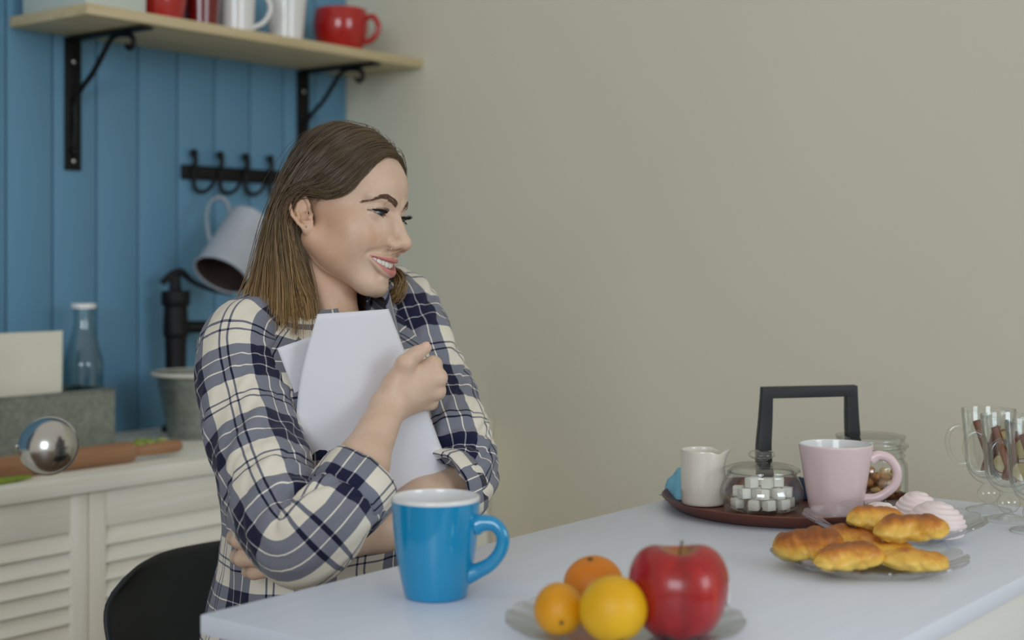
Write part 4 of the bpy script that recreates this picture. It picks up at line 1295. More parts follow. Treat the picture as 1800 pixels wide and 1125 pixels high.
# --- trunk, neck (world metres); trunk frame from the room: she faces the table
def TW(r, f, z):                              # her right, forward, height relative to the lens
    return np.array(W(1.325 - r, 1.344 - f, CAMZ + z))
def Be(c, r, k, M=None): F.op(ell(c, r, M), c, max(r), k)
def Bc(a, b, ra, rb, k=0.0):
    m = (np.array(a) + np.array(b)) / 2
    F.op(cone(a, b, ra, rb), m, float(np.linalg.norm(np.array(a) - np.array(b))) / 2 + max(ra, rb), k)
TM = [[-CT, -ST, 0], [ST, -CT, 0], [0, 0, 1]]     # rows: her right, her forward, up
Be(TW(0, 0.0, -0.22), (0.112, 0.075, 0.15), 0, TM)
Be(TW(0, 0.0, -0.40), (0.110, 0.075, 0.16), 0.03, TM)
Be(TW(0, -0.01, -0.55), (0.145, 0.10, 0.11), 0.05, TM)
Be(TW(0.008, 0.0, -0.105), (0.085, 0.050, 0.045), 0.03, TM)
def P3(px, py, Y): return np.array(PX(px, py, Y))
S_R, E_R, W_R = P3(425, 612, 1.785), P3(522, 962, 1.568), P3(684, 712, 1.712)
S_L, E_L, W_L = P3(700, 540, 1.975), P3(800, 846, 1.825), P3(548, 968, 1.655)
neck_base = TW(0.018, 0.0, -0.055)
nk = h2w((0, -14, -55))
Bc(nk, neck_base, 0.042, 0.045, 0.012)
Bc(h2w((0, 10, -70)), TW(0.016, 0.030, -0.085), 0.026, 0.026, 0.02)
# neck tendons
Bc(h2w((50, -22, -52)), TW(0.026, 0.050, -0.095), 0.010, 0.008, 0.014)
Bc(h2w((-50, -22, -52)), TW(0.002, 0.050, -0.095), 0.010, 0.008, 0.014)

# --- skull and face
He((0, 2, 32), (71, 75, 78), 0.0)
He((0, 28, 34), (58, 66, 52), 22)
He((0, 36, -18), (57, 50, 46), 20)
He((0, 58, -50), (35, 34, 30), 18)
He((0, 40, -66), (42, 46, 27), 18)
He((0, 77, -94), (15, 15, 12.5), 14)
Hc((53, 6, -46), (15, 70, -92), 11, 9, 18)
He((41, 54, -24), (18, 17, 16), 22)
He((33, 68, -36), (15, 13, 14), 20)
He((40, 38, -50), (19, 26, 24), 22)
Hc((10, 83, 16), (42, 73, 20), 8, 7, 10)                 # brow
Hc((0, 82, 10), (0, 107, -28), 7.5, 8.0, 11)             # nose bridge
He((0, 110, -33.5), (9.5, 9, 8.5), 7)
He((11.5, 99, -37.5), (7.0, 9.5, 7.0), 3)
Hc((0, 104, -40), (0, 95, -45), 3.6, 4.0, 4)
HXe((32, 98, 1), (19, 17, 10), 13)                        # eye sockets
EYE = (31.0, 73.5, 0.0); ER = 12.3
He(EYE, (13.7, 13.7, 13.7), 5)                            # lids
HXc((20, 86, 8.2), (31, 88.0, 9.8), 1.0, 1.2, 2.5)        # lid crease
HXc((31, 88.0, 9.8), (44, 80, 6.0), 1.2, 1.0, 2.5)
HXc((16, 86, -8.5), (30, 86.0, -10.5), 0.8, 1.0, 4.0)     # fold under the eye
HXc((16.5, 95, -42), (36, 80, -54), 0.8, 0.6, 9)          # smile fold
HXe((6.6, 103.0, -44.2), (3.6, 6.2, 3.2), 1.5)            # nostril
He((17, 82, -22), (11, 10, 17), 14) #        # crease round the wing of the nose
# lips
def mouth_y(x): return 98.0 - 14.0 * (x / 29.0) ** 2
def zU(x): return -60.0 + 3.6 * (x / 32.0) ** 2
def zL(x): return -69.5 + 13.0 * (np.minimum(np.abs(x), 32.0) / 32.0) ** 2
for i in range(10):
    x0, x1 = 32.5 * i / 10, 32.5 * (i + 1) / 10
    u0, u1 = 1 - 0.78 * (x0 / 32.5) ** 2, 1 - 0.78 * (x1 / 32.5) ** 2
    dip = lambda x: -0.8 * math.exp(-(x / 4) ** 2) + 0.6 * math.exp(-((x - 6) / 4) ** 2)
    Hc((x0, mouth_y(x0) - 2.4, zU(x0) + 3.0 * u0 + dip(x0)), (x1, mouth_y(x1) - 2.4, zU(x1) + 3.0 * u1 + dip(x1)), 4.0 * u0, 4.0 * u1, 2.6)
    Hc((x0, mouth_y(x0) - 4.0, zL(x0) - 4.0 * u0), (x1, mouth_y(x1) - 4.0, zL(x1) - 4.0 * u1), 5.0 * u0, 5.0 * u1, 3.0)
He((0, 88, -83), (9, 4, 4), 6)
def mouth_open(x, y, z):
    w = x - 30.5
    return np.maximum(np.maximum(np.maximum(z - (-60.0 + 3.6 * (x / 32.0) ** 2), (-69.5 + 13.0 * (x / 32.0) ** 2) - z) * 0.9, w), 70 - y)
HX(mouth_open, (0, 90, -64), 36, 0.8)
# eye opening
def eye_up(a): return 3.6 * np.clip(1 - (a / 14.6) ** 2, 0, 1) + 0.06 * a
def eye_lo(a): return -2.5 * np.clip(1 - (a / 14.6) ** 2, 0, 1) + 0.06 * a
def eye_open(x, y, z):
    a = x - EYE[0]
    return np.maximum(np.maximum(z - eye_up(a), eye_lo(a) - z), 70 - y)
HX(eye_open, (EYE[0], 84, 0), 18, 0.5)
# ears
def ear_pt(e1, e2, e3):                       # back, up, out from the side of the head
    o = np.array([68.5, -1.0, -17.0])
    back = np.array([0.36, -0.925, -0.10]); up = np.array([0.06, -0.33, 0.94]); out = np.array([0.93, 0.36, 0.0])
    return tuple(o + back * e1 + up * e2 + out * e3)
def ear_chain(pts, r, k):
    for (a, ra), (b, rb) in zip(zip(pts[:-1], r[:-1]), zip(pts[1:], r[1:])):
        Hc(ear_pt(*a), ear_pt(*b), ra, rb, k)
# thin blade behind the rims
for (e1, e2, r_) in ((8, 12, 11), (10, 2, 11), (6, -10, 9), (3, -19, 7)):
    c = ear_pt(e1, e2, -1.0)
    Mx = [[0.93, 0.36, 0.0], [0.36, -0.925, -0.10], [0.06, -0.33, 0.94]]
    H(ell(c, (2.2, r_, r_), Mx), c, r_ + 2, 3)
ear_chain([(-4, 2, 0), (-4, 12, 1), (-1, 21, 2), (6, 27.5, 2.5), (14, 26, 3), (20, 18, 3.5), (22, 8, 4), (20, -3, 3.5), (14, -13, 3), (8, -20, 2)], [2.0, 2.4, 2.7, 2.9, 2.9, 2.8, 2.7, 2.6, 2.4, 2.6], 1.5)
ear_chain([(5, 19, 0.5), (10, 13, 2.0), (13.5, 4, 2.5), (11.5, -5, 2.5), (6, -11, 2.5), (1.5, -12, 2)], [1.8, 2.1, 2.3, 2.3, 2.4, 2.2], 2.0)
ear_chain([(-5, -1, 0.5), (-2.5, -5, 2.5), (-4, -10, 1)], [2.4, 3.0, 2.4], 2.0)
c = ear_pt(2.5, -19.5, 1.2); H(ell(c, (3.6, 7.0, 7.5), Mx), c, 8, 3)
c = ear_pt(5.0, -4.0, 1.6); HX(ell(c, (3.6, 5.5, 7.0), Mx), c, 7, 1.5)

# --- arms
D1 = S_R + (E_R - S_R) * 0.5
Bc(TW(0.07, -0.01, -0.13), S_R, 0.034, 0.036, 0.03)
Bc(S_R, E_R, 0.036, 0.028, 0.012)
M1, M2 = P3(580, 910, 1.580), P3(636, 816, 1.638)
Bc(E_R, M1, 0.027, 0.028, 0.010)
Bc(M1, M2, 0.028, 0.0290, 0.012)
Bc(M2, M2 + (W_R - M2) * 0.92, 0.0290, 0.0215, 0.015)
Bc(TW(-0.07, -0.01, -0.12), S_L, 0.034, 0.036, 0.03)
Bc(S_L, E_L, 0.036, 0.032, 0.02)
F1 = P3(742, 886, 1.762); F2 = P3(672, 926, 1.705)
Bc(E_L, F1, 0.030, 0.0295, 0.015)
Bc(F1, F2, 0.0295, 0.0275, 0.015)
Bc(F2, W_L, 0.0275, 0.0200, 0.015)
# --- right hand closed round the paper edge
def finger(pts, rad, k=0.004, root_k=0.010):
    for i in range(len(pts) - 1):
        Bc(pts[i], pts[i + 1], rad[i], rad[i + 1], root_k if i == 0 else k)
hr_ = {}
mc = {'i': (760, 641, 1.724), 'm': (769, 664, 1.722), 'r': (767, 687, 1.728), 'p': (755, 706, 1.738)}
carp = {'i': (698, 680, 1.714), 'm': (700, 692, 1.712), 'r': (702, 704, 1.716), 'p': (702, 714, 1.724)}
Bc(W_R, P3(702, 694, 1.718), 0.0205, 0.0190, 0.012)
for q, rr in (('i', 0.0125), ('m', 0.0125), ('r', 0.012), ('p', 0.0115)):
    Bc(P3(*carp[q]), P3(*mc[q]), 0.0150, rr * 0.80, 0.011)
for q in 'imrp':
    b = mc[q]; rr = {'i': 0.0098, 'm': 0.0100, 'r': 0.0095, 'p': 0.0086}[q]
    p0 = P3(*b)
    p1 = P3(b[0] + 3, b[1] + 3, b[2] + 0.034)
    p2 = P3(b[0] - 28, b[1] + 4, b[2] + 0.052)
    p3 = P3(b[0] - 52, b[1] + 2, b[2] + 0.050)
    finger([p0, p1, p2, p3], [rr * 1.04, rr * 0.95, rr * 0.9, rr * 0.82], 0.003, 0.003)
    Be(P3(b[0] + 2, b[1], b[2] + 0.002), (rr * 1.12,) * 3, 0.003)
# thumb along the top
finger([P3(697, 676, 1.712), P3(712, 640, 1.704), P3(732, 622, 1.706), P3(749, 611.5, 1.712)], [0.0145, 0.0112, 0.0088, 0.0070], 0.005, 0.013)
# --- left hand round her side
ml = {'i': (474, 938, 1.640), 'm': (468, 960, 1.632), 'r': (474, 982, 1.634), 'p': (488, 999, 1.642)}
cl = {'i': (530, 955, 1.652), 'm': (530, 966, 1.648), 'r': (532, 976, 1.650), 'p': (536, 984, 1.656)}
for q in 'imrp':
    Bc(P3(*cl[q]), P3(*ml[q]), 0.0150, 0.0112, 0.012)
pl = {'i': [(430, 917, 1.648), (417, 906, 1.675), (428, 898, 1.70)], 'm': [(421, 949, 1.640), (412, 945, 1.668), (420, 938, 1.695)],
      'r': [(426, 982, 1.642), (417, 979, 1.668), (424, 972, 1.694)], 'p': [(447, 1006, 1.650), (437, 1004, 1.672), (440, 998, 1.692)]}
for q in 'imrp':
    rr = {'i': 0.0098, 'm': 0.0100, 'r': 0.0095, 'p': 0.0086}[q]
    finger([P3(*ml[q])] + [P3(*t) for t in pl[q]], [rr * 1.08, rr, rr * 0.94, rr * 0.84], 0.0025, 0.005)
finger([P3(520, 948, 1.655), P3(492, 915, 1.668), P3(476, 890, 1.68)], [0.013, 0.011, 0.009], 0.004, 0.012)

pos, fcs = F.nets()
del F
person = tag(empty('person', W(1.325, 1.344, 0.0), TH), 'smiling woman in a plaid shirt hugging white papers', 'person')
P_LOC = Vector(person.location); P_INV = (Matrix.Translation(P_LOC) @ Matrix.Rotation(TH, 4, 'Z')).inverted()
def pmesh(name, v, f, m, parent=None, smooth=True, angle=None):
    """mesh given in world coordinates, parented under the person"""
    A = np.asarray([tuple(p) for p in v], float)
    M = np.array(P_INV)
    A = A @ M[:3, :3].T + M[:3, 3]
    me = bpy.data.meshes.new(name)
    if isinstance(f, np.ndarray):
        me.vertices.add(len(A)); me.vertices.foreach_set('co', A.ravel())
        k = f.shape[1]
        me.loops.add(f.size); me.loops.foreach_set('vertex_index', f.ravel().astype(np.int32))
        me.polygons.add(len(f)); me.polygons.foreach_set('loop_start', np.arange(0, f.size, k, dtype=np.int32))
        me.update(calc_edges=True); me.validate()
    else:
        me.from_pydata([tuple(p) for p in A], [], [tuple(q) for q in f])
    if smooth:
        me.polygons.foreach_set('use_smooth', [True] * len(me.polygons))
        if angle: me.set_sharp_from_angle(angle=math.radians(angle))
    me.update()
    return link(name, me, parent or person, m)

# relax the surface a little
def relax(pos, f, it, lam=0.5):
    n = len(pos)
    e = np.concatenate([f[:, [0, 1]], f[:, [1, 2]], f[:, [2, 3]], f[:, [3, 0]]])
    for _ in range(it):
        acc = np.zeros_like(pos); c = np.zeros(n)
        for k in range(3):
            acc[:, k] = np.bincount(e[:, 0], pos[e[:, 1], k], n) + np.bincount(e[:, 1], pos[e[:, 0], k], n)
        c = np.bincount(e[:, 0], minlength=n) + np.bincount(e[:, 1], minlength=n)
        pos = pos + lam * (acc / np.maximum(c, 1)[:, None] - pos)
    return pos
pos = relax(pos, fcs, 2)

def skin_mat():
    m, nt, b = base_mat('skin')
    at = nd(nt, 'ShaderNodeVertexColor'); at.layer_name = 'tint'
    sp = nd(nt, 'ShaderNodeSeparateColor'); nt.links.new(at.outputs[0], sp.inputs[0])
    tc = nd(nt, 'ShaderNodeTexCoord')
    no = nd(nt, 'ShaderNodeTexNoise', i_Scale=55.0, i_Detail=5.0)
    nt.links.new(tc.outputs['Object'], no.inputs['Vector'])
    rp = ramp(nt, [(0.3, lin((208, 177, 153))), (0.7, lin((216, 187, 165)))])
    nt.links.new(no.outputs[0], rp.inputs[0])
    cur = rp.outputs[0]
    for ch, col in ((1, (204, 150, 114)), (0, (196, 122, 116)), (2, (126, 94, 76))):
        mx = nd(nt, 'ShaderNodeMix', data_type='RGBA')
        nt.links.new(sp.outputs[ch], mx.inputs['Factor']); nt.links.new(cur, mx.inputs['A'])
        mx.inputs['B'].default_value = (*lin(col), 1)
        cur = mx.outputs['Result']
    nt.links.new(cur, b.inputs['Base Color'])
    b.inputs['Roughness'].default_value = 0.46
    b.inputs['Subsurface Weight'].default_value = 0.12
    b.inputs['Subsurface Radius'].default_value = (0.010, 0.004, 0.002)
    b.inputs['Subsurface Scale'].default_value = 0.6
    n2 = nd(nt, 'ShaderNodeTexNoise', i_Scale=700.0, i_Detail=3.0)
    nt.links.new(tc.outputs['Object'], n2.inputs['Vector'])
    bp = nd(nt, 'ShaderNodeBump', i_Strength=0.06, i_Distance=0.001)
    nt.links.new(n2.outputs[0], bp.inputs['Height']); nt.links.new(bp.outputs[0], b.inputs['Normal'])
skin_mat()
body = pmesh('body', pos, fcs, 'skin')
hm = w2h_n(pos)
ax_, ay_, az_ = np.abs(hm[:, 0]), hm[:, 1], hm[:, 2]
def sstep(a, b, x):
    t = np.clip((x - a) / (b - a), 0, 1); return t * t * (3 - 2 * t)
# lips: bands above and below the mouth opening
u = np.clip(1 - 0.78 * (ax_ / 32.5) ** 2, 0, 1)
dipv = -0.8 * np.exp(-(ax_ / 4) ** 2) + 0.9 * np.exp(-((ax_ - 6) / 4) ** 2)
topl = zU(ax_) + 6.4 * u + dipv; botl = zL(ax_) - 8.8 * u
lip = sstep(0, 1.4, topl - az_) * sstep(0, 1.6, az_ - botl) * sstep(34, 32, ax_) * (ay_ > 60)
# eyebrows
bx = np.array([8.5, 16, 26, 36, 44, 50.0]); bz = np.array([14.5, 18.6, 22.4, 21.2, 15.8, 7.5]); bt = np.array([4.3, 4.6, 4.2, 3.4, 2.3, 1.1])
zc = np.interp(ax_, bx, bz); tt = np.interp(ax_, bx, bt)
brow = sstep(1.0, 0.45, np.abs(az_ - zc) / tt) * sstep(8, 10.5, ax_) * sstep(50.5, 48, ax_) * (ay_ > 45) * 0.86
blush_shade = 0.55 * np.exp(-(((ax_ - 40) / 17) ** 2 + ((az_ + 32) / 14) ** 2)) * (ay_ > 30) + 0.35 * np.exp(-((ax_ / 10) ** 2 + ((az_ + 40) / 9) ** 2)) * (ay_ > 95)
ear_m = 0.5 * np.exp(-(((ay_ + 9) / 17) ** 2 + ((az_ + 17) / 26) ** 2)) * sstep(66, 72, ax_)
side_shade = 0.42 * np.maximum(sstep(34, 58, ax_) * sstep(22, -8, az_) * sstep(78, 48, ay_), sstep(-62, -84, az_) * sstep(72, 48, ay_))  # warm shade on the side of face and neck, painted into the skin tint
blush_shade = np.maximum(np.maximum(blush_shade, ear_m), side_shade)  # real blush and ear colour share the channel with the painted shade
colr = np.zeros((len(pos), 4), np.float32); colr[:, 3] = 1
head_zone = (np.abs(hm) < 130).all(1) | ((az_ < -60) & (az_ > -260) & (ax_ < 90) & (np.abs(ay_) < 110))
colr[:, 0] = lip * head_zone; colr[:, 1] = blush_shade * head_zone; colr[:, 2] = brow * head_zone
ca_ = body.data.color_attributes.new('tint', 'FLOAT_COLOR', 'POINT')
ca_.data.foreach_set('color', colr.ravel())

# --- eyes
def eye_mat():
    m, nt, b = base_mat('eyeball')
    tc = nd(nt, 'ShaderNodeTexCoord')
    sx = nd(nt, 'ShaderNodeSeparateXYZ'); nt.links.new(tc.outputs['Object'], sx.inputs[0])
    # distance from the pupil axis (object z)
    cb = nd(nt, 'ShaderNodeCombineXYZ'); nt.links.new(sx.outputs[0], cb.inputs[0]); nt.links.new(sx.outputs[1], cb.inputs[1])
    ln = nd(nt, 'ShaderNodeVectorMath', operation='LENGTH'); nt.links.new(cb.outputs[0], ln.inputs[0])
    dv = nd(nt, 'ShaderNodeMath', operation='DIVIDE'); dv.inputs[1].default_value = ER * 0.001 * HS
    nt.links.new(ln.outputs['Value'], dv.inputs[0])
    rp = ramp(nt, [(0.0, (0.006, 0.006, 0.008)), (0.17, (0.006, 0.006, 0.008)), (0.20, lin((34, 42, 54))), (0.40, lin((58, 70, 84))), (0.47, lin((20, 24, 32))), (0.54, lin((158, 148, 144))), (0.9, lin((150, 126, 120)))])
    nt.links.new(dv.outputs[0], rp.inputs[0]); nt.links.new(rp.outputs[0], b.inputs['Base Color'])
    b.inputs['Roughness'].default_value = 0.3; b.inputs['Coat Weight'].default_value = 0.12
eye_mat()
mat('eyelash', (18, 15, 16), 0.6)
mat('tooth', (236, 230, 218), 0.22, var=0.02, sss=0.15, coat=0.4)
mat('gum', (150, 62, 60), 0.4)
mat('silver', (190, 188, 182), 0.2, metal=1.0)
gaze = (np.array([0.05, 0.99, -0.08]))
for s_ in (1, -1):
    c = Vector(h2w((EYE[0] * s_, EYE[1], EYE[2])))
    bm = bmesh.new(); bmesh.ops.create_uvsphere(bm, u_segments=40, v_segments=28, radius=ER * 0.001 * HS)
    for v_ in bm.verts:                        # corneal bulge
        q = math.hypot(v_.co.x, v_.co.y) / (ER * 0.001 * HS)
        if v_.co.z > 0 and q < 0.5: v_.co.z += 0.0011 * (1 - (q / 0.5) ** 2)
    eo = bm_obj('eye', bm, 'eyeball', person, True, angle=180)
    g = Vector(HB @ (gaze / np.linalg.norm(gaze)))
    mw = Matrix.Translation(c) @ g.to_track_quat('Z', 'Y').to_matrix().to_4x4()
    eo.matrix_local = P_INV @ mw
    # liner and lashes along the upper lid
    lv, lf = [], []
    arc = []
    for i in range(21):
        a = -13.6 + 28.0 * i / 20
        z = float(eye_up(a)) if abs(a) < 14.2 else 0.06 * a
        if a > 11: z += (a - 11) * 0.45
        y = EYE[1] + math.sqrt(max(1.0, 13.9 ** 2 - min(a, 13.0) ** 2 * 0.92 - z * z))
        arc.append((EYE[0] + a, y, z + 0.3))
    P_ = [Vector(h2w((p[0] * s_, p[1], p[2]))) for p in arc]
    rad = [0.0005 + 0.00100 * min(1, i / 8) * (1 if i < 17 else (20 - i) / 3 * 0.8 + 0.2) for i in range(21)]
    lv, lf = tube_mesh(P_, rad, 6)
    rnd = random.Random(5 + s_)
    for i in range(46):
        t = 2 + 17 * i / 45
        k0 = int(t); p0 = Vector(arc[k0]).lerp(Vector(arc[min(20, k0 + 1)]), t - k0)
        L_ = 6.0 + 3.2 * (i / 45) + rnd.uniform(-1, 1)
        dx = (-0.25 + 1.0 * (i / 45)) + rnd.uniform(-0.12, 0.12)
        d = Vector((dx * 0.6, 1.0, 0.15)).normalized()
        pts = [p0, p0 + d * L_ * 0.45 + Vector((0, 0, -0.3)), p0 + d * L_ * 0.8 + Vector((0, 0, 1.2)), p0 + d * L_ * 0.95 + Vector((0, 0, 3.0))]
        vv, ff = tube_mesh([Vector(h2w((q.x * s_, q.y, q.z))) for q in pts], [0.00028, 0.00024, 0.00018, 0.00008], 3)
        n0 = len(lv); lv += vv; lf += [tuple(n0 + q for q in t_) for t_ in ff]
    # lower lashes, short
    for i in range(22):
        a = -8 + 20 * i / 21
        z = float(eye_lo(a)); y = EYE[1] + math.sqrt(13.6 ** 2 - a * a * 0.9 - z * z)
        p0 = Vector((EYE[0] + a, y, z - 0.2))
        pts = [p0, p0 + Vector((a * 0.05, 1.6, -1.2)), p0 + Vector((a * 0.1, 2.4, -2.4))]
        vv, ff = tube_mesh([Vector(h2w((q.x * s_, q.y, q.z))) for q in pts], [0.0002, 0.00016, 0.00008], 3)
        n0 = len(lv); lv += vv; lf += [tuple(n0 + q for q in t_) for t_ in ff]
    pmesh('eyelashes', lv, lf, 'eyelash')
# brow hairs
bv, bf = [], []
rnd = random.Random(31)
from mathutils.bvhtree import BVHTree
bvh = BVHTree.FromPolygons([tuple(p) for p in pos], [tuple(q) for q in fcs.tolist()])
def on_face(x, z):
    o = Vector(h2w((x, 160, z))); d = Vector(HB @ np.array([0, -1.0, 0]))
    hit = bvh.ray_cast(o, d)
    return hit[0]
for s_ in (1, -1):
    for i in range(330):
        x = rnd.uniform(9.5, 49.0); k = rnd.uniform(-0.9, 0.9)
        z = float(np.interp(x, bx, bz)) + k * float(np.interp(x, bx, bt))
        p = on_face(x * s_, z)
        L_ = 5.0 * (1 - 0.4 * (x - 9) / 40)
        sl = (0.75 - (x - 9) / 40 * 1.1) - k * 0.3
        q = on_face((x + L_ * 0.9) * s_, z + L_ * sl * 0.5)
        if p is None or q is None: continue
        n_ = Vector(HB @ np.array([0.2 * s_, 1.0, 0.0]))
        m_ = (p + q) / 2 + n_ * 0.0007
        vv, ff = tube_mesh([p - n_ * 0.0002, m_, q + n_ * 0.0003], [0.00026, 0.00024, 0.00008], 3)
        n0 = len(bv); bv += vv; bf += [tuple(n0 + a for a in t_) for t_ in ff]
mat('brow_hair', (112, 82, 65), 0.6)
pmesh('eyebrows', bv, bf, 'brow_hair')
# teeth: upper row
tv, tf = [], []
xs = 0.0
wd = [8.4, 6.6, 7.4, 6.8, 6.6]
for s_ in (1, -1):
    x = 0.0
    for i, w_ in enumerate(wd):
        xc = x + w_ / 2; x += w_ * 0.93
        hgt = (11.6, 10.4, 10.8, 9.2, 8.2)[i]
        yc = mouth_y(xc) - 6.8 - (0.4 if i == 1 else 0)
        top = zU(min(xc, 26)) + 3.6
        ang = math.atan2(-2 * 14.0 * xc / 29 ** 2, 1.0)
        for j in range(7):
            for k in range(10):
                a = 2 * math.pi * k / 10
                t = j / 6
                pr_ = (1 - abs(2 * t - 1) ** 4 * 0.30)
                ex_ = math.copysign(abs(math.cos(a)) ** 0.55, math.cos(a)) * w_ / 2 * 0.97 * pr_
                ey_ = math.copysign(abs(math.sin(a)) ** 0.7, math.sin(a)) * 2.6 * pr_
                lx = ex_ * math.cos(ang) - ey_ * math.sin(ang) * -1 * 0
                tv.append(h2w(((xc + ex_ * math.cos(ang)) * s_, yc + ey_ + ex_ * math.sin(ang), top - hgt * t)))
        n0 = len(tv) - 70
        for j in range(6):
            for k in range(10):
                q = (n0 + j * 10 + k, n0 + j * 10 + (k + 1) % 10, n0 + (j + 1) * 10 + (k + 1) % 10, n0 + (j + 1) * 10 + k)
                tf.append(q if s_ > 0 else q[::-1])
        q = tuple(n0 + 60 + k for k in range(10)); tf.append(q if s_ > 0 else q[::-1])
pmesh('teeth', tv, tf, 'tooth')
# earring stud and nose ring
ep = Vector(h2w(ear_pt(3.5, -17.5, 5.0)))
bm = bmesh.new(); bmesh.ops.create_uvsphere(bm, u_segments=12, v_segments=8, radius=0.0014)
eo = bm_obj('earring', bm, 'silver', person, True, angle=180); eo.matrix_local = P_INV @ Matrix.Translation(ep)
rc = [h2w((15.0 + 2.3 * math.sin(a) * 0.6, 100.0 + 1.0 * math.sin(a), -42.5 + 4.6 * math.cos(a))) for a in np.linspace(-0.1, math.pi * 1.02, 14)]
vv, ff = tube_mesh([Vector(p) for p in rc], 0.00042, 6)
pmesh('nose_ring', vv, ff, 'silver')

# thumb nail of the right hand
nv_, nf_ = [], []
tip, back_ = Vector(P3(749, 611.5, 1.712)), Vector(P3(732, 622, 1.706))
td = (tip - back_).normalized(); tn = Vector((0.0, -0.75, 0.66)); tn = (tn - td * tn.dot(td)).normalized(); ts = td.cross(tn)
for i in range(7):
    for j in range(7):
        a = -1 + 2 * i / 6; b_ = -1 + 2 * j / 6
        w_ = 0.0047 * math.sqrt(max(0.05, 1 - (abs(b_) ** 4) * 0.6))
        nv_.append(tip - td * 0.0005 + td * 0.0050 * b_ + ts * w_ * a + tn * (0.0079 - 0.0018 * a * a - 0.0006 * b_ * b_))
for i in range(6):
    for j in range(6):
        q = i * 7 + j; nf_.append((q, q + 7, q + 8, q + 1))
mat('nail', (226, 184, 168), 0.25, var=0.02, coat=0.4)
pmesh('thumb_nail', nv_, nf_, 'nail')
# ------------------------------------------------------------------ plaid shirt
def plaid_mat():
    m, nt, b = base_mat('plaid')
    uv = nd(nt, 'ShaderNodeUVMap'); uv.uv_map = 'UVMap'
    sx = nd(nt, 'ShaderNodeSeparateXYZ'); nt.links.new(uv.outputs[0], sx.inputs[0])
    def g(v): return (v, v, v)
    NV_, CR, WH, DK = 0.17, 0.66, 0.74, 0.10
    outs = []
    for ch in (0, 1):
        mu = nd(nt, 'ShaderNodeMath', operation='DIVIDE'); mu.inputs[1].default_value = 0.112
        nt.links.new(sx.outputs[ch], mu.inputs[0])
        fr = nd(nt, 'ShaderNodeMath', operation='FRACT'); nt.links.new(mu.outputs[0], fr.inputs[0])
        st = [(0.0, g(NV_)), (0.143, g(WH)), (0.158, g(NV_)), (0.298, g(WH)), (0.313, g(NV_)), (0.46, g(CR)), (0.676, g(DK)), (0.700, g(CR)), (0.764, g(DK)), (0.788, g(CR))]
        rp = ramp(nt, st, 'CONSTANT'); nt.links.new(fr.outputs[0], rp.inputs[0])
        outs.append(rp.outputs[0])
    ad = nd(nt, 'ShaderNodeMix', data_type='RGBA'); ad.inputs['Factor'].default_value = 0.5
    nt.links.new(outs[0], ad.inputs['A']); nt.links.new(outs[1], ad.inputs['B'])
    # thread-scale mottling
    sc = nd(nt, 'ShaderNodeVectorMath', operation='SCALE'); sc.inputs['Scale'].default_value = 1.0
    nt.links.new(uv.outputs[0], sc.inputs[0])
    wv = nd(nt, 'ShaderNodeTexNoise', i_Scale=1500.0, i_Detail=2.0); nt.links.new(sc.outputs[0], wv.inputs['Vector'])
    am = nd(nt, 'ShaderNodeMath', operation='MULTIPLY_ADD'); am.inputs[1].default_value = 0.10; am.inputs[2].default_value = -0.05
    nt.links.new(wv.outputs[0], am.inputs[0])
    ad2 = nd(nt, 'ShaderNodeMath', operation='ADD'); nt.links.new(ad.outputs['Result'], ad2.inputs[0]); nt.links.new(am.outputs[0], ad2.inputs[1])
    rp = ramp(nt, [(0.13, lin((24, 26, 50))), (0.23, lin((31, 35, 68))), (0.42, lin((122, 125, 138))), (0.62, lin((222, 214, 198))), (0.8, lin((234, 230, 220)))])
    nt.links.new(ad2.outputs[0], rp.inputs[0])
    nt.links.new(rp.outputs[0], b.inputs['Base Color'])
    b.inputs['Roughness'].default_value = 0.85
    b.inputs['Specular IOR Level'].default_value = 0.2
    b.inputs['Sheen Weight'].default_value = 0.15
    bp = nd(nt, 'ShaderNodeBump', i_Strength=0.25, i_Distance=0.0006)
    nt.links.new(wv.outputs[0], bp.inputs['Height']); nt.links.new(bp.outputs[0], b.inputs['Normal'])
plaid_mat()
from mathutils import noise as mnoise
SHIRT_V, SHIRT_F = [], []
def grid_obj(name, V, UV, closed, m, parent=None, thick=0.0):
    """V[rows][cols] world points, UV likewise (cols+1 when closed)"""
    nr, nc = len(V), len(V[0])
    v = [p for r in V for p in r]
    f, uvs = [], []
    for i in range(nr - 1):
        for k in range(nc if closed else nc - 1):
            k2 = (k + 1) % nc
            f.append((i * nc + k, i * nc + k2, (i + 1) * nc + k2, (i + 1) * nc + k))
            uvs += [UV[i][k], UV[i][k + 1], UV[i + 1][k + 1], UV[i + 1][k]]
    b0 = len(SHIRT_V); SHIRT_V.extend(v); SHIRT_F.extend([tuple(b0 + q for q in t) for t in f])
    o = pmesh(name, v, f, m, parent)
    ul = o.data.uv_layers.new(name='UVMap')
    ul.data.foreach_set('uv', np.array(uvs, float).ravel())
    if thick:
        md = o.modifiers.new('thick', 'SOLIDIFY'); md.thickness = thick; md.offset = 0
    return o
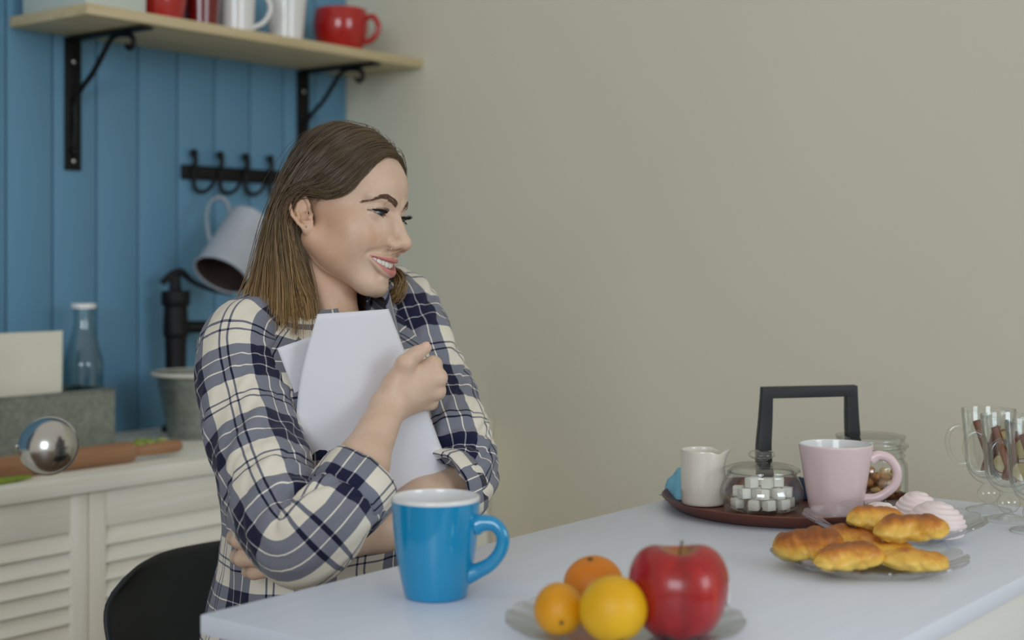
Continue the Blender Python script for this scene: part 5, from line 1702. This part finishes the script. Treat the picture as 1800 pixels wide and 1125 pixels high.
def loft_sleeve(name, pts, rad, elbow, ph, uoff, voff, seed, parent, around=0.336, amp=1.0, squash=None, m=150, n=72):
    path = spline(pts, 24)
    # resample evenly
    seg = [0.0]
    for a, b in zip(path[:-1], path[1:]): seg.append(seg[-1] + (b - a).length)
    L = seg[-1]; A = np.array([tuple(p) for p in path]); S = np.array(seg)
    ss = np.linspace(0, L, m)
    P = [Vector(tuple(np.interp(x, S, A[:, k]) for k in range(3))) for x in ss]
    rs = np.interp(ss, S[np.linspace(0, len(S) - 1, len(rad)).astype(int)], rad)
    T = [(P[min(i + 2, m - 1)] - P[max(i - 2, 0)]).normalized() for i in range(m)]
    u = Vector((0, -1, 0))
    V, UV = [], []
    # inner side of the bend
    for i in range(m):
        u = (u - T[i] * u.dot(T[i])).normalized(); w = T[i].cross(u)
        row, ur = [], []
        s = ss[i]
        i0, i1 = max(0, i - 12), min(m - 1, i + 12)
        curv = (P[i1] + P[i0]) * 0.5 - P[i]
        cin = curv.normalized() if curv.length > 1e-5 else Vector((0, 0, 0))
        cl = min(1.0, curv.length / 0.006)
        for k in range(n + 1):
            a = 2 * math.pi * k / n
            d = u * math.cos(a) + w * math.sin(a)
            inn = d.dot(cin) * cl                   # 1 = inside of the bend
            r = rs[i]
            e = math.exp(-((s - elbow * L) / 0.075) ** 2)
            # gathered folds on the inside of the elbow, running round the arm
            f1 = math.sin((s - elbow * L) * 2 * math.pi / 0.030 + 1.6 * math.sin(a + ph) + seed)
            r += amp * e * 0.0052 * max(0.0, 0.35 + 0.9 * inn) * f1
            # long slanting drape folds
            q = mnoise.noise(Vector((math.cos(a) * 1.1 + seed, math.sin(a) * 1.1, s * 9 + 0.6 * a * 0)))
            r += amp * 0.0065 * q
            q2 = mnoise.noise(Vector((math.cos(a - s * 14) * 2.4 + seed * 2, math.sin(a - s * 14) * 2.4, s * 13)))
            r += amp * 0.0042 * (abs(q2) * 2 - 0.5)
            r -= 0.010 * max(0.0, inn) * cl * e       # cloth sinks into the crook
            row.append(P[i] + d * r) if k < n else None
            ur.append((uoff + around * k / n, voff + s))
        V.append(row); UV.append(ur)
    return grid_obj(name, V, UV, True, 'plaid', parent), P, T, rs, L
def pxs(lst): return [PX(*p) for p in lst]
# trunk of the shirt
SECT = [  # z, side, depth, forward shift, right shift
    (-0.63, 0.190, 0.150, 0.00, 0.0), (-0.54, 0.186, 0.142, 0.005, 0.0), (-0.46, 0.172, 0.128, 0.005, 0.0), (-0.38, 0.158, 0.116, 0.005, 0.0), (-0.30, 0.156, 0.116, 0.012, 0.0),
    (-0.22, 0.160, 0.120, 0.016, 0.0), (-0.16, 0.163, 0.112, 0.012, 0.0), (-0.115, 0.155, 0.098, 0.006, 0.0), (-0.085, 0.138, 0.085, 0.002, 0.002), (-0.062, 0.112, 0.073, 0.0, 0.006), (-0.045, 0.086, 0.064, 0.0, 0.012), (-0.032, 0.069, 0.058, 0.0, 0.016)]
zz = np.array([q[0] for q in SECT]); NTZ, NTA = 120, 140
V, UV = [], []
for i in range(NTZ):
    t = i / (NTZ - 1)
    z = -0.63 + (0.63 - 0.032) * (1 - (1 - t) ** 1.25)
    a_, b_, f_, r_ = (float(np.interp(z, zz, np.array([q[k] for q in SECT]))) for k in (1, 2, 3, 4))
    row, ur = [], []
    for k in range(NTA + 1):
        a = 2 * math.pi * k / NTA
        ex = 2.35
        ca, sa = math.cos(a), math.sin(a)
        rr = 1.0 / (abs(ca) ** ex + abs(sa) ** ex) ** (1 / ex)
        q = mnoise.noise(Vector((ca * 2.0, sa * 2.0, z * 7 + 3))) * 0.011 + mnoise.noise(Vector((ca * 5.0 + z * 12, sa * 5.0, z * 16))) * 0.005
        q *= min(1.0, (-0.03 - z) / 0.06)
        lift = -0.02 * max(0.0, (-z - 0.03)) * 0
        tilt = -0.035 * (ca * a_ * rr) * 0 
        if k < NTA: row.append(Vector(TW(r_ + (a_ + q) * ca * rr, f_ + (b_ + q) * sa * rr, z + (0.022 * -ca if z > -0.2 else 0.022 * -ca * max(0, (z + 0.45) / 0.25)) - 0.050 * max(0.0, sa) ** 1.5 * max(0.0, min(1.0, (z + 0.125) / 0.08)))))
        ur.append((0.02 + 0.896 * k / NTA, z))
    V.append(row); UV.append(ur)
shirt = grid_obj('shirt', V, UV, True, 'plaid', None, 0.0)
shirt['label'] = 'navy and cream plaid shirt with rolled sleeves'
# sleeves
R_PTS = pxs([(470, 575, 1.83), (432, 605, 1.795), (425, 660, 1.762), (440, 740, 1.712), (466, 830, 1.655), (498, 910, 1.600), (532, 954, 1.568), (566, 930, 1.566), (600, 888, 1.588), (632, 850, 1.615)])
R_RAD = [0.050, 0.055, 0.0575, 0.0575, 0.0570, 0.0545, 0.0505, 0.0475, 0.0445, 0.0425]
sr, PR, TR_, RSR, LR = loft_sleeve('sleeve', R_PTS, R_RAD, 0.70, 0.6, 0.035, 0.02, 1.3, shirt, amp=1.0)
L_PTS = pxs([(668, 515, 2.00), (702, 545, 1.975), (728, 605, 1.945), (757, 680, 1.91), (785, 755, 1.872), (803, 818, 1.838), (798, 856, 1.806), (776, 868, 1.783)])
L_RAD = [0.050, 0.056, 0.0565, 0.0555, 0.0545, 0.0515, 0.048, 0.0455]
sl_, PL, TL_, RSL, LL = loft_sleeve('sleeve', L_PTS, L_RAD, 0.84, 2.0, 0.06, 0.05, 4.1, shirt, amp=1.15)
def cuff(P, T, r0, length, uoff, parent, seed, flare=0.004):
    """rolled-up cuff: a doubled band round the sleeve end"""
    end, t = P[-1], T[-1]
    u = Vector((0, -1, 0)); u = (u - t * u.dot(t)).normalized(); w = t.cross(u)
    n = 64
    prof = [(-length, r0 + 0.001), (-length * 0.98, r0 + 0.0065), (-length * 0.5, r0 + 0.0075 + flare * 0.4), (0.0, r0 + 0.0060 + flare), (0.004, r0 + 0.0035 + flare), (0.003, r0 + 0.0005 + flare), (-length * 0.6, r0 - 0.003)]
    V, UV = [], []
    acc = 0.0
    for j, (d, r) in enumerate(prof):
        row, ur = [], []
        if j: acc += math.hypot(prof[j][0] - prof[j - 1][0], prof[j][1] - prof[j - 1][1])
        for k in range(n + 1):
            a = 2 * math.pi * k / n
            q = 0.0045 * mnoise.noise(Vector((math.cos(a) * 1.6 + seed, math.sin(a) * 1.6, 2.0))) + 0.002 * mnoise.noise(Vector((math.cos(a) * 5 + seed, math.sin(a) * 5, j * 0.5)))
            dd = d + 0.006 * mnoise.noise(Vector((math.cos(a) * 1.2, math.sin(a) * 1.2, seed)))
            if k < n: row.append(end + t * dd + (u * math.cos(a) + w * math.sin(a)) * (r + q))
            ur.append((uoff + 0.336 * k / n, 0.033 + acc))
        V.append(row); UV.append(ur)
    return grid_obj('cuff', V, UV, True, 'plaid', parent)
cuff(PR, TR_, 0.0405, 0.040, 0.05, shirt, 3.0)
cuff(PL, TL_, 0.0430, 0.034, 0.02, shirt, 8.0)
# collar: stand and turned-down leaf, open at the throat
def collar():
    n = 60
    V, UV = [], []
    prof = [(0.0, 0.000, -0.004), (0.0, 0.002, 0.014), (0.0, 0.004, 0.026), (0.004, 0.007, 0.031), (0.012, 0.010, 0.028), (0.024, 0.014, 0.012), (0.036, 0.020, -0.006), (0.046, 0.026, -0.022)]
    acc = 0
    for j, (_, dr, dz) in enumerate(prof):
        row, ur = [], []
        if j: acc += 0.013
        for k in range(n + 1):
            ph = -math.pi / 2 + 0.42 + (2 * math.pi - 0.84) * k / n      # opening towards her front
            front = max(0.0, math.cos((k / n - 0.0) * math.pi) ) ** 6 + max(0.0, -math.cos(k / n * math.pi)) ** 6
            a = ph + math.pi
            rx, ry = 0.066 + dr * 1.25, 0.062 + dr * 1.25
            ext = 1.0 + (0.9 * front if j > 3 else 0.0)
            px_ = rx * math.cos(a); py_ = ry * math.sin(a)
            # forward sink of the collar line
            fw = max(0.0, -math.sin(a) * -1)
            z = -0.030 + dz * (ext if dz < 0.02 else 1.0) - 0.045 * ((py_ / 0.056 + 1) / 2) + (-0.022 * px_ / 0.06)
            row.append(Vector(TW(0.014 + px_, 0.0 + py_ + (0.012 * front if j > 4 else 0), z)))
            ur.append((0.36 * k / n, 0.02 + acc))
        V.append(row); UV.append(ur)
    return grid_obj('collar', V, UV, False, 'plaid', shirt, 0.0016)
collar()
# trousers under the table
mat('denim', (48, 56, 74), 0.85, var=0.15, scale=60, bump=0.2, bscale=500)
mat('shoe_white', (220, 220, 218), 0.6)
tv, tf = [], []
for s_ in (1, -1):
    hip, knee, ank = Vector(TW(0.09 * s_, 0.02, -0.575)), Vector(TW(0.11 * s_, 0.42, -0.575)), Vector(TW(0.11 * s_, 0.36, -1.03))
    pth = spline([hip, hip.lerp(knee, 0.5), knee + Vector((0, 0, -0.01)), knee.lerp(ank, 0.5), ank], 6)
    vv, ff = tube_mesh(pth, [0.088, 0.078, 0.062, 0.052, 0.042], 20)
    n0 = len(tv); tv += vv; tf += [tuple(n0 + q for q in t_) for t_ in ff]
pmesh('trousers', tv, tf, 'denim')
for s_ in (1, -1):
    c = TW(0.11 * s_, 0.41, -1.07)
    bm = bmesh.new(); bmesh.ops.create_uvsphere(bm, u_segments=20, v_segments=12, radius=1.0)
    for v_ in bm.verts:
        co = v_.co.copy(); z = max(co.z, -0.5) * 0.055
        v_.co = Vector((co.x * 0.042, co.y * 0.125, z))
    o = bm_obj('shoe', bm, 'shoe_white', person, True, angle=60)
    o.matrix_local = P_INV @ (Matrix.Translation(Vector((c[0], c[1], 0.0285))) @ Matrix.Rotation(TH, 4, 'Z'))

# ------------------------------------------------------------------ hair
def hair_mat():
    m, nt, b = base_mat('hair')
    at = nd(nt, 'ShaderNodeVertexColor'); at.layer_name = 'tip'
    sp = nd(nt, 'ShaderNodeSeparateColor'); nt.links.new(at.outputs[0], sp.inputs[0])
    rp = ramp(nt, [(0.0, lin((96, 79, 58))), (0.4, lin((116, 95, 68))), (0.75, lin((164, 132, 88))), (1.0, lin((198, 164, 112)))])
    nt.links.new(sp.outputs[0], rp.inputs[0])
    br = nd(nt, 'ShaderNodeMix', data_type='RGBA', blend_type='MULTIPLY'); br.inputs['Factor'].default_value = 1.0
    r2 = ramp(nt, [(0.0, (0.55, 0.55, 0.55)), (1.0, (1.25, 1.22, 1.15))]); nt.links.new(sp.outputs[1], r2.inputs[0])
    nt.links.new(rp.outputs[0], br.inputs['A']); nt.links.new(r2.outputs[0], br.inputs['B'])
    nt.links.new(br.outputs['Result'], b.inputs['Base Color'])
    b.inputs['Roughness'].default_value = 0.36
    b.inputs['Specular IOR Level'].default_value = 0.55
hair_mat()
GD = np.array([
    [(0, 74, 79), (18, 70, 78), (38, 68, 67), (53, 61, 45), (61, 49, 23), (67, 22, 9), (73, -9, 13), (74, -27, 2), (70, -29, -30), (68, 0, -76), (68, 30, -122), (72, 48, -196)],
    [(0, 64, 94), (26, 58, 93), (48, 48, 79), (62, 34, 57), (70, 18, 36), (75, 2, 22), (79, -15, 15), (81, -29, -4), (78, -32, -40), (77, -14, -88), (80, 2, -140), (88, 18, -202)],
    [(0, 36, 111), (30, 28, 109), (54, 16, 94), (68, 2, 73), (75, -11, 50), (79, -22, 28), (81, -31, 4), (82, -38, -22), (82, -39, -60), (83, -35, -105), (86, -26, -155), (90, -14, -210)],
    [(0, -2, 116), (28, -10, 113), (50, -19, 97), (63, -28, 75), (69, -37, 50), (72, -43, 24), (73, -47, -4), (73, -50, -32), (74, -52, -72), (76, -54, -118), (80, -54, -165), (84, -52, -214)],
    [(0, -34, 106), (20, -40, 101), (37, -47, 84), (46, -54, 63), (50, -60, 40), (52, -64, 16), (53, -66, -10), (54, -68, -40), (56, -69, -80), (60, -66, -124), (64, -64, -168), (66, -62, -214)],
    [(0, -56, 80), (9, -60, 72), (17, -64, 57), (23, -67, 40), (27, -69, 20), (30, -71, -2), (32, -72, -26), (34, -74, -52), (36, -74, -92), (38, -74, -132), (42, -72, -172), (46, -70, -214)]], float)
NGD, NCP = GD.shape[:2]
def guide(s):
    x = s * (NGD - 1); i = min(int(x), NGD - 2); t = x - i
    t2 = t * t * (3 - 2 * t) * 0.3 + t * 0.7
    return GD[i] * (1 - t2) + GD[i + 1] * t2
def crom(C, n):
    """Catmull-Rom of control points -> n samples"""
    C = np.vstack([2 * C[0] - C[1], C, 2 * C[-1] - C[-2]])
    k = len(C) - 3
    u = np.linspace(0, k - 1e-6, n); i = u.astype(int); t = (u - i)[:, None]
    p0, p1, p2, p3 = C[i], C[i + 1], C[i + 2], C[i + 3]
    return 0.5 * (2 * p1 + (p2 - p0) * t + (2 * p0 - 5 * p1 + 4 * p2 - p3) * t * t + (3 * p1 - p0 - 3 * p2 + p3) * t ** 3)
hv, hf, htip = [], [], []
def add_tube(P, rad, tips, shade, sides=3):
    """P (n,3) world"""
    n = len(P)
    T = np.gradient(P, axis=0); T /= np.linalg.norm(T, axis=1)[:, None] + 1e-12
    ref = np.array([0.31, 0.62, 0.72])
    U = np.cross(T, ref); U /= np.linalg.norm(U, axis=1)[:, None] + 1e-12
    Wv = np.cross(T, U)
    base = sum(len(a) for a in hv)
    ang = 2 * np.pi * np.arange(sides) / sides
    ring = P[:, None, :] + (U[:, None, :] * np.cos(ang)[None, :, None] + Wv[:, None, :] * np.sin(ang)[None, :, None]) * np.asarray(rad)[:, None, None]
    hv.append(ring.reshape(-1, 3))
    i = np.arange(n - 1)[:, None]; k = np.arange(sides)[None, :]
    k2 = (k + 1) % sides
    hf.append((np.stack([i * sides + k, i * sides + k2, (i + 1) * sides + k2, (i + 1) * sides + k], -1).reshape(-1, 4) + base))
    c = np.zeros((n * sides, 4)); c[:, 3] = 1
    c[:, 0] = np.repeat(tips, sides); c[:, 1] = shade
    htip.append(c)
HBASE = [0]
rng = np.random.default_rng(9)
sbvh = BVHTree.FromPolygons([tuple(p) for p in SHIRT_V], SHIRT_F)
TAX = np.array(TW(0, 0, 0))
def off_head(P, off):
    P = P.copy()
    for i in range(len(P)):
        if P[i, 2] < CAMZ - 0.05: break
        loc, nr, _, d = bvh.find_nearest(Vector(P[i]), 0.03)
        if loc is None: continue
        g = (P[i] - np.array(loc)) @ np.array(nr)
        if g < off: P[i] = np.array(loc) + np.array(nr) * off
    return P
def over_cloth(P, off):
    """lay hair points on the outside of the shirt"""
    P = P.copy()
    for i in range(len(P)):
        if P[i, 2] > CAMZ + 0.02: continue
        loc, nr, _, d = sbvh.find_nearest(Vector(P[i]), 0.06)
        if loc is None: continue
        c = TAX.copy(); c[2] = P[i, 2] - 0.06
        out = np.array(nr)
        if out @ (np.array(loc) - c) < 0: out = -out
        if (P[i] - np.array(loc)) @ out < off:
            P[i] = np.array(loc) + out * off
    k = P.copy()
    for _ in range(3):
        k[1:-1] = (k[:-2] + 2 * k[1:-1] + k[2:]) / 4
    return k
# under-layer sheets so that no scalp shows between strands
sheets_v, sheets_f, sheets_c = [], [], []
for sd in (1, -1):
    NS, NT = 40, 44
    rows = []
    for i in range(NS):
        C = crom(guide(i / (NS - 1)), NT)
        t = np.linspace(0, 1, NT)
        nrm = C - np.array([0, -10, 20]); nrm[:, 2] *= np.where(t < 0.45, 1, 0); nrm /= np.linalg.norm(nrm, axis=1)[:, None] + 1e-9
        C = C - nrm * (1.5 + 4.5 * np.clip(t / 0.2, 0, 1))[:, None]
        C = C[: int(NT * 0.70)]
        C = C * np.array([sd, 1, 1])
        rows.append(C)
    NT2 = rows[0].shape[0]
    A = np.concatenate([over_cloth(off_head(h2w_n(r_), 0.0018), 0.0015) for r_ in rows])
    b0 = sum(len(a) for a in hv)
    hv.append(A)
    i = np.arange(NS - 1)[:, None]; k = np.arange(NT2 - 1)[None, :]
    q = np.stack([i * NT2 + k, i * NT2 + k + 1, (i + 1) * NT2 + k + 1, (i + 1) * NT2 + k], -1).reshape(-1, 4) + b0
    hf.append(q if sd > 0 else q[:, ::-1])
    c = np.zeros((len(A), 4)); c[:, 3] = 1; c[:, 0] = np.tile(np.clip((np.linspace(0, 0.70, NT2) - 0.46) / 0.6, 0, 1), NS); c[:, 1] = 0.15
    htip.append(c)
def strand(s, sd, lift, length, wob, shade, n=30, r=0.00060):
    ramp_ = np.linspace(0.0, 1.0, NCP)[:, None]
    C = guide(s) + rng.normal(0, 1.0, 3) * (0.6 + 5.5 * ramp_ ** 1.5) * wob + rng.normal(0, 1.0, 3) * 2.5 * np.sin(ramp_ * 5 + rng.uniform(0, 6)) * ramp_ * wob + rng.normal(0, 0.35, (NCP, 3)) * wob
    P = crom(C, n + 4)
    P = P[: max(8, int((n + 4) * length))]
    m = len(P); t = np.linspace(0, length, m)
    nrm = P - np.array([0, -10, 20]); nrm[:, 2] *= np.where(t < 0.45, 1, 0.0); nrm /= np.linalg.norm(nrm, axis=1)[:, None] + 1e-9
    P = P + nrm * (lift * np.clip(t / 0.08, 0.15, 1))[:, None]
    P = P * np.array([sd, 1, 1])
    rad = r * np.clip(np.minimum(1.0, (length - t) / 0.12 + 0.15), 0.15, 1)
    tips = np.clip((t - 0.46) / 0.52, 0, 1) ** 1.2 * (0.75 + 0.35 * rng.random())
    PW = off_head(h2w_n(P), 0.0035 + 0.0025 * rng.random() + 0.001 * lift)
    if sd > 0 or s < 2: PW = over_cloth(PW, 0.002 + 0.006 * rng.random())
    add_tube(PW, rad, np.clip(tips, 0, 1), shade)
NSTR = 2300
for i in range(NSTR):
    s = rng.random()
    cl = 0.5 + 0.5 * math.sin(s * 90) * math.sin(s * 37 + 1)
    strand(s, 1, rng.uniform(-3.5, 1.2) + 1.2 * (cl - 0.5), 1 - 0.38 * rng.random() ** 1.5, 0.75 + 0.5 * rng.random(), np.clip(0.25 + 0.5 * cl + rng.normal(0, 0.2), 0, 1))
for i in range(900):
    strand(rng.random(), -1, rng.uniform(-3.5, 1.0), rng.uniform(0.8, 0.98), 0.8, np.clip(rng.normal(0.45, 0.22), 0, 1))
# loose strands standing off
for i in range(70):
    strand(rng.random(), rng.choice([1, 1, -1]), rng.uniform(2, 7), rng.uniform(0.5, 1.0), 2.2, 0.6, r=0.00028)
# hair tucked behind the ear
for i in range(320):
    j = rng.normal(0, 1, 3) * np.array([2.5, 5, 4]) + np.array([rng.uniform(-4, 4), rng.uniform(-10, 4), 0])
    C = np.array([(62, -36, 14), (66, -31, -14), (65, -20, -44), (62, -2, -84), (65, 20, -130), (69, 38, -196)], float) + j * np.linspace(0.7, 1.1, 6)[:, None]
    P = crom(C, 20); t_ = np.linspace(0, 1, 20)
    add_tube(off_head(h2w_n(P), 0.002), np.full(20, 0.0006), np.clip((t_ - 0.2) / 0.9, 0, 1), np.clip(rng.normal(0.35, 0.2), 0, 1))
# short fine hairs along the hairline
for i in range(260):
    sd = 1 if i < 190 else -1
    C = GD[0][:7].copy()
    k0 = rng.uniform(0, 4.2)
    P = crom(C, 60); a0 = int(k0 / 6 * 60)
    P = P[a0:a0 + int(rng.uniform(12, 24))]
    if len(P) < 6: continue
    t_ = np.linspace(0, 1, len(P))[:, None]
    P = P + np.array([0, 0.6, -0.8]) * rng.uniform(-1.0, 4.5) * np.sin(t_ * np.pi * 0.6) + np.array([0, 0.5, -0.8]) * rng.uniform(-1.5, 1.5)
    P = P * np.array([sd, 1, 1])
    add_tube(off_head(h2w_n(P), 0.0006 + 0.0012 * rng.random()), np.linspace(0.00032, 0.00010, len(P)), np.full(len(P), 0.25), 0.7)
# fine hairs in front of the ear and at the temple
for i in range(46):
    p0 = np.array([66, rng.uniform(8, 30), rng.uniform(14, 32)])
    C = np.array([p0, p0 + [3.5, -10, -8], p0 + [4.0, -18 - 6 * rng.random(), -16 - 8 * rng.random()], p0 + [4.0, -20, -26 - 10 * rng.random()]])
    P = crom(C, 12); add_tube(h2w_n(P), np.linspace(0.0003, 0.0001, 12), np.full(12, 0.3), 0.6)
# lock that comes forward over her left shoulder
for i in range(150):
    j = rng.normal(0, 1, 3) * np.array([4, 4.5, 4])
    C = np.array([(-66, -22, -20), (-72, 10, -52), (-70, 46, -66), (-62, 72, -72), (-58, 84, -84), (-60, 78, -99), (-62, 66, -104)], float) + j * np.linspace(0.6, 1.0, 7)[:, None] + rng.normal(0, 0.8, (7, 3))
    P = crom(C, 22); add_tube(h2w_n(P), np.full(22, 0.0006), np.clip(np.linspace(0.2, 0.85, 22), 0, 1), np.clip(rng.normal(0.45, 0.2), 0, 1))
HV = np.concatenate(hv); HF = np.concatenate(hf); HCOL = np.concatenate(htip).astype(np.float32)
hair = pmesh('hair', HV, HF, 'hair')
ca_ = hair.data.color_attributes.new('tip', 'FLOAT_COLOR', 'POINT'); ca_.data.foreach_set('color', HCOL.ravel())
hair['label'] = 'long straight brown hair with lighter ends'

# ------------------------------------------------------------------ papers in her arms
def sheet(corners, bow, label, nrm_off=0.0):
    """curved sheet from corner points TL, TR, BR, BL (world), bow(s,t) -> offset vector"""
    TLc, TRc, BRc, BLc = [Vector(c) for c in corners]
    n, m = 30, 36
    v, f = [], []
    for i in range(n + 1):
        for j in range(m + 1):
            s, t = i / n, j / m
            p = (TLc * (1 - s) + TRc * s) * (1 - t) + (BLc * (1 - s) + BRc * s) * t
            v.append(p + bow(s, t))
    c = sum((Vector(p) for p in v), Vector()) / len(v)
    for i in range(n):
        for j in range(m):
            a = i * (m + 1) + j
            f.append((a, a + 1, a + m + 2, a + m + 1))
    o = mesh('paper_sheet', [p - c for p in v], f, 'paper_white', None, True, c)
    md = o.modifiers.new('thick', 'SOLIDIFY'); md.thickness = 0.0006; md.offset = 0
    return tag(o, label, 'paper', 'papers held to her chest')
sheet([PX(558, 552, 1.70), PX(683, 543, 1.742), PX(800, 850, 1.800), PX(566, 970, 1.715)],
      lambda s, t: Vector((-0.028 * math.sin(math.pi * min(1, t * 1.05)) * (1 - s) ** 1.4, -0.020 * math.sin(math.pi * s) * (0.4 + 0.6 * t) , 0.0)),
      'white paper sheet held in front against her chest')
sheet([PX(487, 612, 1.712), PX(650, 556, 1.775), PX(768, 840, 1.815), PX(600, 905, 1.745)],
      lambda s, t: Vector((0, -0.008 * math.sin(math.pi * s), 0)), 'white paper sheet behind, one corner sticking out left')
